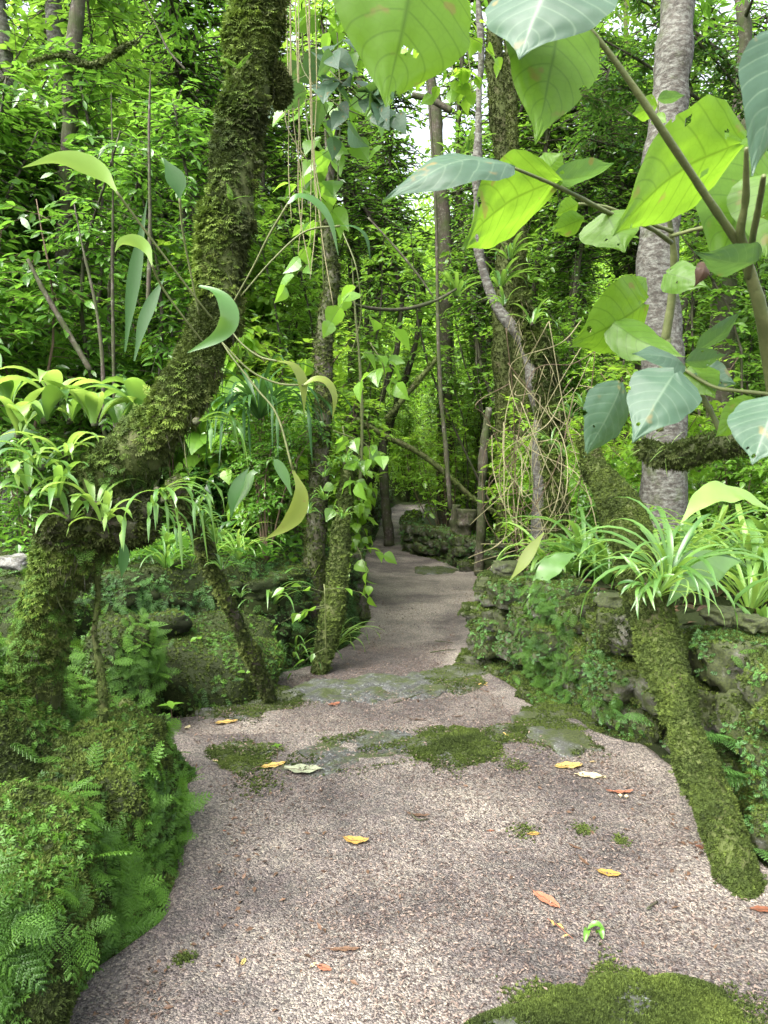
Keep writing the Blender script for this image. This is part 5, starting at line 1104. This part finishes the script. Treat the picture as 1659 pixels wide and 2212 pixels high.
for k, q in enumerate([
 ((1392,655),(1222,750),1.15,1.1,.115,.5,.06,.15,'heart','leafVb'),
 ((1305,680),(1480,770),1.12,1.05,.07,.7,-.1,.25,'ov','leafVb'),
 ((1458,805),(1365,958),.95,.92,.088,-.15,.06,.22,'heart','leafV'),
 ((1345,822),(1262,988),1.02,1.0,.075,.55,.05,.25,'ov','leafV'),
 ((1480,790),(1365,765),1.02,.98,.05,-1.0,.08,.2,'ov','leafV'),
 ((1480,780),(1570,765),1.05,1.03,.045,-.9,.08,.2,'ov','leafV'),
 ((1490,790),(1545,860),1.08,1.05,.06,.5,.05,.2,'ov','leafVb'),
 ((1650,870),(1545,945),1.0,.98,.05,.6,-.1,.25,'ov','leafVb'),
 ((1500,800),(1590,830),1.1,1.08,.05,.3,.05,.2,'ov','leafV'),
 ((1440,590),(1530,620),1.25,1.2,.06,.4,.05,.2,'heart','leafVb'),
 ((1395,600),(1330,690),1.3,1.25,.05,.4,.05,.2,'ov','leafVb'),
 ((1500,760),(1600,670),1.1,1.05,.04,-.9,.08,.2,'lan','leafV')]):
    b = MB(); bigleaf(b, *q[:9], tint=.5 + .2 * math.sin(k * 1.7 + 2), seed=k + 40); put(b, 'leaf', M[q[9]], f3)
b = MB(); bigleaf(b, (1520,565), (1500,620), 1.0, 1.0, .02, .4, .3, .4, 'ov', seed=3); tag(b.build('withered_leaf', M['brown']), 'small withered brown leaf hanging among the big lime leaves', 'leaf')
# mossy hanging branch
t, b = pole('mossy_branch', 'dark shaggy mossy branch stub poking in from the right edge', 'branch', [(1388,966),(1420,985),(1470,985),(1530,965),(1590,955),(1700,940),(1900,1010),(2300,1250)], [1.15,1.12,1.1,1.08,1.06,1.05,1.1,1.15], [16,26,46,52,56,56,50,46], 'bark', 6000, 'mossy_dark', seed=44, msz=.007, lump=.008, n=60, seg=16)
b2 = MB(); p_, N_s = sample(b, 260, lambda q, N: .3 + np.clip(N[:, 2], 0, 1)); scat(b2, T_STRAP, p_, rdir(260) * [1, 1, .5] + [-.3, 0, 0], N_s, R.uniform(.01, .035, 260), R.random(260), .35); put(b2, 'moss_strands', M['straplight'], t, False)

# ================================================================== fallen leaves
def fallen(vx, vy, Lpx, ang, mat, label, wid=.36, curl=.12, name='fallen_leaf', lift=.001, cup=.16, twist=0, group=None):
    p = GP(vx, vy); L = Lpx * 1.3 / FPX * p[1]; a = math.radians(ang); c, s = math.cos(a), math.sin(a)
    n = 11; v = np.linspace(0, 1, n); prof = np.sin(PI * np.clip(v, .02, .985)) ** .75 * wid * L / 2; V = []
    for k in range(n):
        y = (v[k] - .5) * L; z = curl * L * (2 * v[k] - 1) ** 2 * (1 + .5 * math.sin(vx)); tw = twist * (v[k] - .5)
        for u in (-1, -.5, 0, .5, 1):
            x = u * prof[k]; zz = z + cup * abs(u) ** 1.5 * prof[k] + x * tw + L * .02 * math.sin(vx * 1.3 + v[k] * 17 + u * 2)
            V.append((x, y, zz))
    V = np.array(V); i = np.arange(n - 1)[:, None] * 5 + np.arange(4)[None]; F = np.stack([i, i + 1, i + 6, i + 5], -1).reshape(-1, 4)
    V = np.stack([V[:, 0] * s + V[:, 1] * c, -V[:, 0] * c + V[:, 1] * s, V[:, 2] - V[:, 2].min() + lift], 1)
    b = MB(); b.add(V + p, F, R.random(), np.stack([np.tile([-1, -.5, 0, .5, 1], n), np.repeat(v, 5)], 1))
    # midrib and stalk
    sr = MB(); k0 = V.reshape(n, 5, 3)[:, 2]; e = k0[0] + (k0[0] - k0[1]) * 1.6; tube(sr, np.vstack([e, k0]) + p + [0, 0, .0012], [.0012, .0007], 14, 4, 0)
    t = thing(name, label, 'leaf', p, group); put(b, 'blade', M[mat], t); put(sr, 'midrib', M['brown'], t); return t
FL = [
 (768,1817,46,-10,'yellow','ochre leaf lying alone in the left middle of the near path'),
 (1315,1888,40,-20,'yellow','bright yellow leaf lying near the foot of the thick leaning trunk'),
 (1153,1802,24,10,'yellow','small crumpled yellow leaf between tiny moss tufts'),
 (1180,1945,60,-55,'rust','reddish brown leaf in the middle of the near path'),
 (966,1630,34,85,'cream','pale cream leaf upright on the moss covered slab'),
 (1085,1588,34,-60,'yellow','curled yellow leaf on the small dark stone'),
 (1228,1656,52,12,'yellow','long yellow leaf with a dark stem right of the nearer step'),
 (1275,1677,52,-14,'cream','cream leaf with holes just right of the long yellow leaf'),
 (1280,1646,14,5,'cream','tiny cream leaf chip by the mossy stone at the right wall'),
 (1340,1712,48,0,'rust','thin brown leaf above two tiny white mushrooms'),
 (590,1655,44,28,'yellow','yellow and brown folded leaf at the left end of the grey slab'),
 (655,1665,66,-4,'greydead','wide grey green leaf lying on the edge of the grey slab'),
 (448,1652,56,-8,'cream','cream leaf beside the ferns at the left end of the nearer step'),
 (437,1703,38,-70,'rust','pale brown upright leaf against the fern bank'),
 (428,1712,26,-60,'rust','small brown leaf leaning next to the pale brown upright one'),
 (470,1798,30,5,'rust','brown leaf near the foot of the left fern bank'),
 (405,1572,18,80,'cream','small cream leaf in the sandy nook below the left slope'),
 (488,1561,40,20,'yellow','half yellow leaf at the edge of the mossy far stone'),
 (722,1522,26,40,'rust','orange brown leaf on the sand between the two steps'),
 (1055,1480,34,-4,'yellow','ochre leaf just right of the far mossy stone'),
 (1142,1548,24,80,'cream','pale standing leaf at the base of the right wall ferns'),
 (1120,1513,20,-80,'cream','cream leaf stuck at the corner of the right wall'),
 (1518,1833,28,-50,'rust','pinkish brown leaf tucked behind the thick leaning trunk'),
 (1646,1966,40,-5,'rust','brown leaf at the right edge beside the foot of the leaning trunk'),
 (700,2092,30,-25,'rust','curled orange brown leaf in the lower middle of the path'),
 (1060,1795,14,0,'rust','tiny reddish leaf left of the small crumpled yellow leaf'),
 (745,2052,52,3,'brown','dark brown twig like leaf in the lower middle of the path'),
 (905,1762,40,-10,'brown','dark curled strip of bark in the middle of the near path'),
 (1242,1830,26,-45,'brown','dark brown leaf scrap right of the tiny moss tuft'),
 (1262,1862,30,-70,'brown','second dark leaf scrap just below the dark brown one'),
 (355,1538,34,-8,'rust','rusty leaf under the seedling in the sandy nook'),
 (400,1510,22,5,'rust','small reddish leaf at the base of the left slope'),
 (526,2078,20,80,'yellow','narrow tan leaf scrap low on the left of the path'),
 (395,2052,14,0,'yellow','tiny yellow scrap above the small moss tuft at lower left'),
 (676,2085,16,60,'cream','small pale scrap next to the curled orange brown leaf'),
 (1475,2186,26,5,'greydead','pale green leaf scrap on the boulder edge at lower right'),
 (900,1555,26,-4,'brown','dark leaf scrap on the sand in front of the far pale slab'),
 (990,1548,20,20,'brown','small dark scrap on the sand between the steps at right'),
]
for q in FL:
    fallen(*q, wid=.22 if q[4] == 'brown' or 'thin' in q[5] else .46 + .07 * math.sin(q[0]), curl=.045 + .045 * math.sin(q[1]))
# green curled fallen leaf and red-yellow twig
for k, (x, y, L, a) in enumerate(((1268,2026,34,60), (1285,2016,34,-10), (1292,2030,20,-70))):
    pass
g = thing('fallen_leaf', 'curled bright green leaf lying lower right of the reddish leaf', 'leaf', GP(1278, 2022)); b = MB()
for x, y, L, a in ((1268,2026,40,60), (1288,2012,36,-15), (1296,2026,22,-75)):
    p = GP(x, y); Lm = L / FPX * p[1]; d = np.array([math.cos(math.radians(a)), math.sin(math.radians(a)), 0]); ribbon(b, [p - d * Lm / 2 + [0, 0, .004], p + [0, 0, .022], p + d * Lm / 2 + [0, 0, .006]], .02, (0, -.3, 1), 10, .7, .7)
put(b, 'blade', M['greenfall'], g)
g = thing('fallen_twig', 'thin red and yellow leafy twig below the reddish leaf', 'twig', GP(1205, 2000)); b = MB(); tube(b, [GP(1182, 1988) + [0, 0, .006], GP(1205, 2005) + [0, 0, .008], GP(1238, 2032) + [0, 0, .006]], [.0018, .001], 12, 5, .0005); put(b, 'twig', M['rust'], g)
b = MB()
for x, y in ((1190,1992),(1204,2002),(1218,2012),(1230,2024)):
    p = GP(x, y) + [0, 0, .008]; scat(b, T_LANCE, p[None], rdir(1) * [1, 1, .3], np.array([[0, 0, 1.]]), .028, .5)
put(b, 'foliage', M['yellow'], g, False)
rg = np.random.default_rng(8); SP = []
for k, (a, c, lab) in enumerate((((1420,1950),(1408,1964),'tiny dark twig lying left of the leaning trunk foot'), ((885,1756),(925,1770),'thin dark bent twig above the middle of the near path'), ((1080,1575),(1040,1600),'curved twig lying by the yellow leaf on the nearer step'), ((850,1520),(935,1490),'dark twig lying on the farther step'), ((930,1410),(1000,1405),'dark flat root strip across the path by the right wall end'), ((940,1385),(1005,1395),'second dark root strip crossing near the right wall end'))):
    p, q = GP(*a), GP(*c); b = MB(); m_ = (p + q) / 2 + rg.normal(0, .02, 3) * [1, 1, 0]; tube(b, [p + [0, 0, .004], m_ + [0, 0, .008], q + [0, 0, .003]], [.004, .002], 12, 6, .001); tag(b.build('twig', M['bark']), lab, 'twig')
for k, (x, y, lab) in enumerate(((1340,1722,'left one of two tiny white mushrooms on the path at right'), (1353,1724,'right one of two tiny white mushrooms on the path at right'))):
    p = GP(x, y); t = thing('mushroom', lab, 'mushroom', p); b = MB(); rock(b, p + [0, 0, .010], (.009, .009, .005), 0, 1, 7, .05); put(b, 'cap', M['cream'], t); b = MB(); tube(b, [p - [0, 0, .002], p + [0, 0, .008]], [.002, .002], 4, 6, 0); put(b, 'stalk', M['cream'], t)
# small moss tufts on the path
for k, (x, y, n, sp, lab) in enumerate(((1262,1792,160,.022,'round bright moss tuft right of the crumpled yellow leaf'), (1340,1815,120,.018,'small moss tuft farthest right on the near path'), (1128,1795,110,.025,'thin moss patch left of the crumpled yellow leaf'), (395,2066,120,.018,'small moss tuft at lower left by the fern bank'), (1115,1655,200,.03,'moss patch just below the small dark stone'), (480,1830,60,.015,'faint moss spot by the left fern bank'), (1190,1600,400,.07,'moss film spreading between the stones at the right wall'), (440,1720,260,.05,'dark moss film at the foot of the left bank'), (560,1690,300,.06,'thin moss film in front of the low mossy stone'))):
    p = GP(x, y); o_ = rg.normal(0, 1, (n, 3)) * [sp, sp * 1.2, 0]; pp = p + o_; pp[:, 2] = lev(pp[:, 0], pp[:, 1]) + und(pp[:, 0], pp[:, 1]) + .004
    b = MB(); scat(b, T_MOSS, pp, rdir(n, rg) * [1, 1, .1], rdir(n, rg) * .4 + [0, 0, 1], rg.uniform(.006, .012, n), rg.random(n)); tag(b.build('moss_tuft', M['moss'], smooth=False), lab, 'moss')
# ferns and seedlings
def fern(label, p, fronds, L, mat='spray', T=T_FERN, name='fern', seed=0, group=None, fan=None):
    rg = np.random.default_rng(seed); t = thing(name, label, 'fern', p, group); b = MB()
    for k in range(fronds):
        a = rg.random() * 6.28 if fan is None else rg.normal(fan[0], fan[1]); d = np.array([math.cos(a), math.sin(a), rg.uniform(.1, .9)]); scat(b, T, np.array([p]), d[None], np.array([[0, -.2, 1.]]) + rg.normal(0, .15, (1, 3)), L * rg.uniform(.75, 1.1), rg.uniform(.5, 1))
    put(b, 'fronds', M[mat], t, False); return t
fern('bright fern frond reaching right from the left bank above the near path', P(372, 1700, 3.05), 3, .16, 'spray', T_FERN, seed=1, fan=(.25, .2))
fern('drooping fern fronds at the right edge of the left bank', P(335, 1745, 2.85), 4, .22, 'spray', T_FERN, seed=2, fan=(-.5, .5))
fern('small fern with toothed fronds at the foot of the lower left bank', P(120, 2070, 2.08), 4, .10, 'spray', T_FERN, seed=3, fan=(-1.2, .7))
fern('blue green fern hanging from the right wall behind the leaning trunk', P(1570, 1600, 3.1), 6, .19, 'spraydark', T_SPRAY, seed=4, fan=(-2.2, .8))
fern('lacy blue green fern low on the right wall right of the leaning trunk', P(1610, 1680, 2.95), 6, .20, 'spraydark', T_SPRAY, seed=5, fan=(-2.2, .8))
fern('small fern hanging at the base of the right wall', P(1345, 1545, 3.75), 4, .16, 'spraydark', T_SPRAY, seed=6, fan=(-1.6, .6))
fern('fern sprig on the right wall left of the leaning trunk', P(1425, 1530, 3.45), 4, .15, 'spraydark', T_SPRAY, seed=7, fan=(-1.6, .8))
fern('feathery tuft hanging at the foot of the right edge wall', P(1640, 1830, 2.7), 7, .16, 'spraydark', T_SPRAY, seed=8, fan=(-2.0, .8))
fern('bright small fern growing on the trunk of the bent tree', P(515, 148, 2.72), 3, .08, 'spray', T_FERN, seed=9, fan=(-1.5, 1))
fern('tiny lime fern sprouting from the middle of the bent tree trunk', P(500, 432, 2.6), 3, .07, 'spray', T_FERN, seed=10, fan=(-.8, .8))
for k, (x, y, lab, H) in enumerate(((370,1590,'slender seedling with four leaves in the sandy nook',.16), (598,1645,'tiny seedling sprouting behind the yellow and brown folded leaf',.07), (533,1515,'tiny red stemmed seedling on the mossy far stone',.07))):
    p = GP(x, y) + [0, 0, .01]; t = thing('seedling', lab, 'seedling', p); b = MB(); c = tube(b, [p, p + [.005, 0, H * .5], p + [0, 0, H]], [.0022, .0015], 8, 5, 0); put(b, 'stem', M['twig'], t)
    b = MB(); a = np.arange(4) * 1.57 + .4; d = np.stack([np.cos(a), np.sin(a), a * 0 + .25], 1); scat(b, T_OVATE, np.repeat([p + [0, 0, H]], 4, 0), d, [0, 0, 1.], H * .45, .5); put(b, 'leaves', M['leafB'], t)
for k, (x, y, Y, s, lab) in enumerate(((100,1975,2.0,.07,'bright round leaved plantlet on the lower left rock'), (165,2045,2.02,.06,'small glossy sprig at the foot of the lower left rock'), (150,1890,2.15,.045,'tiny broad leaved sprig among the ferns of the left bank'), (530,1460,4.9,.09,'pale leaved seedling on the mossy slope behind the leaning pole'), (420,1400,5.0,.09,'small pale seedling on the slope left of the leaning pole'), (470,1450,4.9,.07,'little seedling at the foot of the mossy slope'))):
    p = P(x, y, Y); rg2 = np.random.default_rng(900 + k); t = thing('seedling', lab, 'seedling', p); b = MB(); n = 7; a = rg2.random(n) * 6.28; d = np.stack([np.cos(a), np.sin(a) - .3, rg2.uniform(.1, .8, n)], 1)
    pp = p + rg2.normal(0, .35 * s, (n, 3)); scat(b, T_OVATE, pp, d, np.array([0, -.6, 1.]), s * .7, rg2.uniform(.5, 1, n)); put(b, 'leaves', M['leafB'], t)
    b = MB(); [tube(b, [p - [0, -.02, s * .5], q], [.0015, .001], 5, 4, 0) for q in pp]; put(b, 'stems', M['stem'], t)
# dead leaves lying on the right terrace
rg = np.random.default_rng(91)
b = MB(); rr_ = region(.8, 3.2, 2.4, 6.2, lambda X, Y: dr > .22); p_, N_s = sample(rr_, 420, None, rg); m = len(p_)
scat(b, T_LANCE, p_ + [0, 0, .02], rdir(m, rg) * [1, 1, .25], rdir(m, rg) * .5 + [0, 0, 1], rg.uniform(.07, .15, m), rg.random(m), 1.3)
tag(b.build('terrace_litter', M['brown'], smooth=False), 'brown dead leaves carpeting the terrace behind the right wall', 'litter', kind='stuff')
# stones lying on top of the walls
for k, (vx, vy, Y, s, m_, lab) in enumerate(((1100,1228,5.75,.13,'stone','mossy cap stone at the left end of the right wall'), (1205,1262,5.35,.14,'pale','pale bare stone on top of the right wall'), (1245,1285,5.1,.10,'pale','small pale flat stone near the middle of the right wall top'), (1330,1300,4.5,.12,'stone','mossy lump on the wall top left of the leaning trunk'), (1560,1330,3.6,.10,'stone','round mossy stone on the terrace right of the leaning trunk'), (1625,1345,3.4,.08,'stone','small mossy stone near the right edge of the terrace'), (40,1215,4.6,.11,'pale','whitish stone at the left edge behind the bent tree'))):
    p = P(vx, vy, Y); b = MB(); rock(b, (0, 0, 0), (s, s * .8, s * .45), k, .6, 14, .22, 1.8, 70 + k); b.V[0] = b.V[0] + p; o_ = b.build('wall_stone', M[m_]); tag(o_, lab, 'stone')
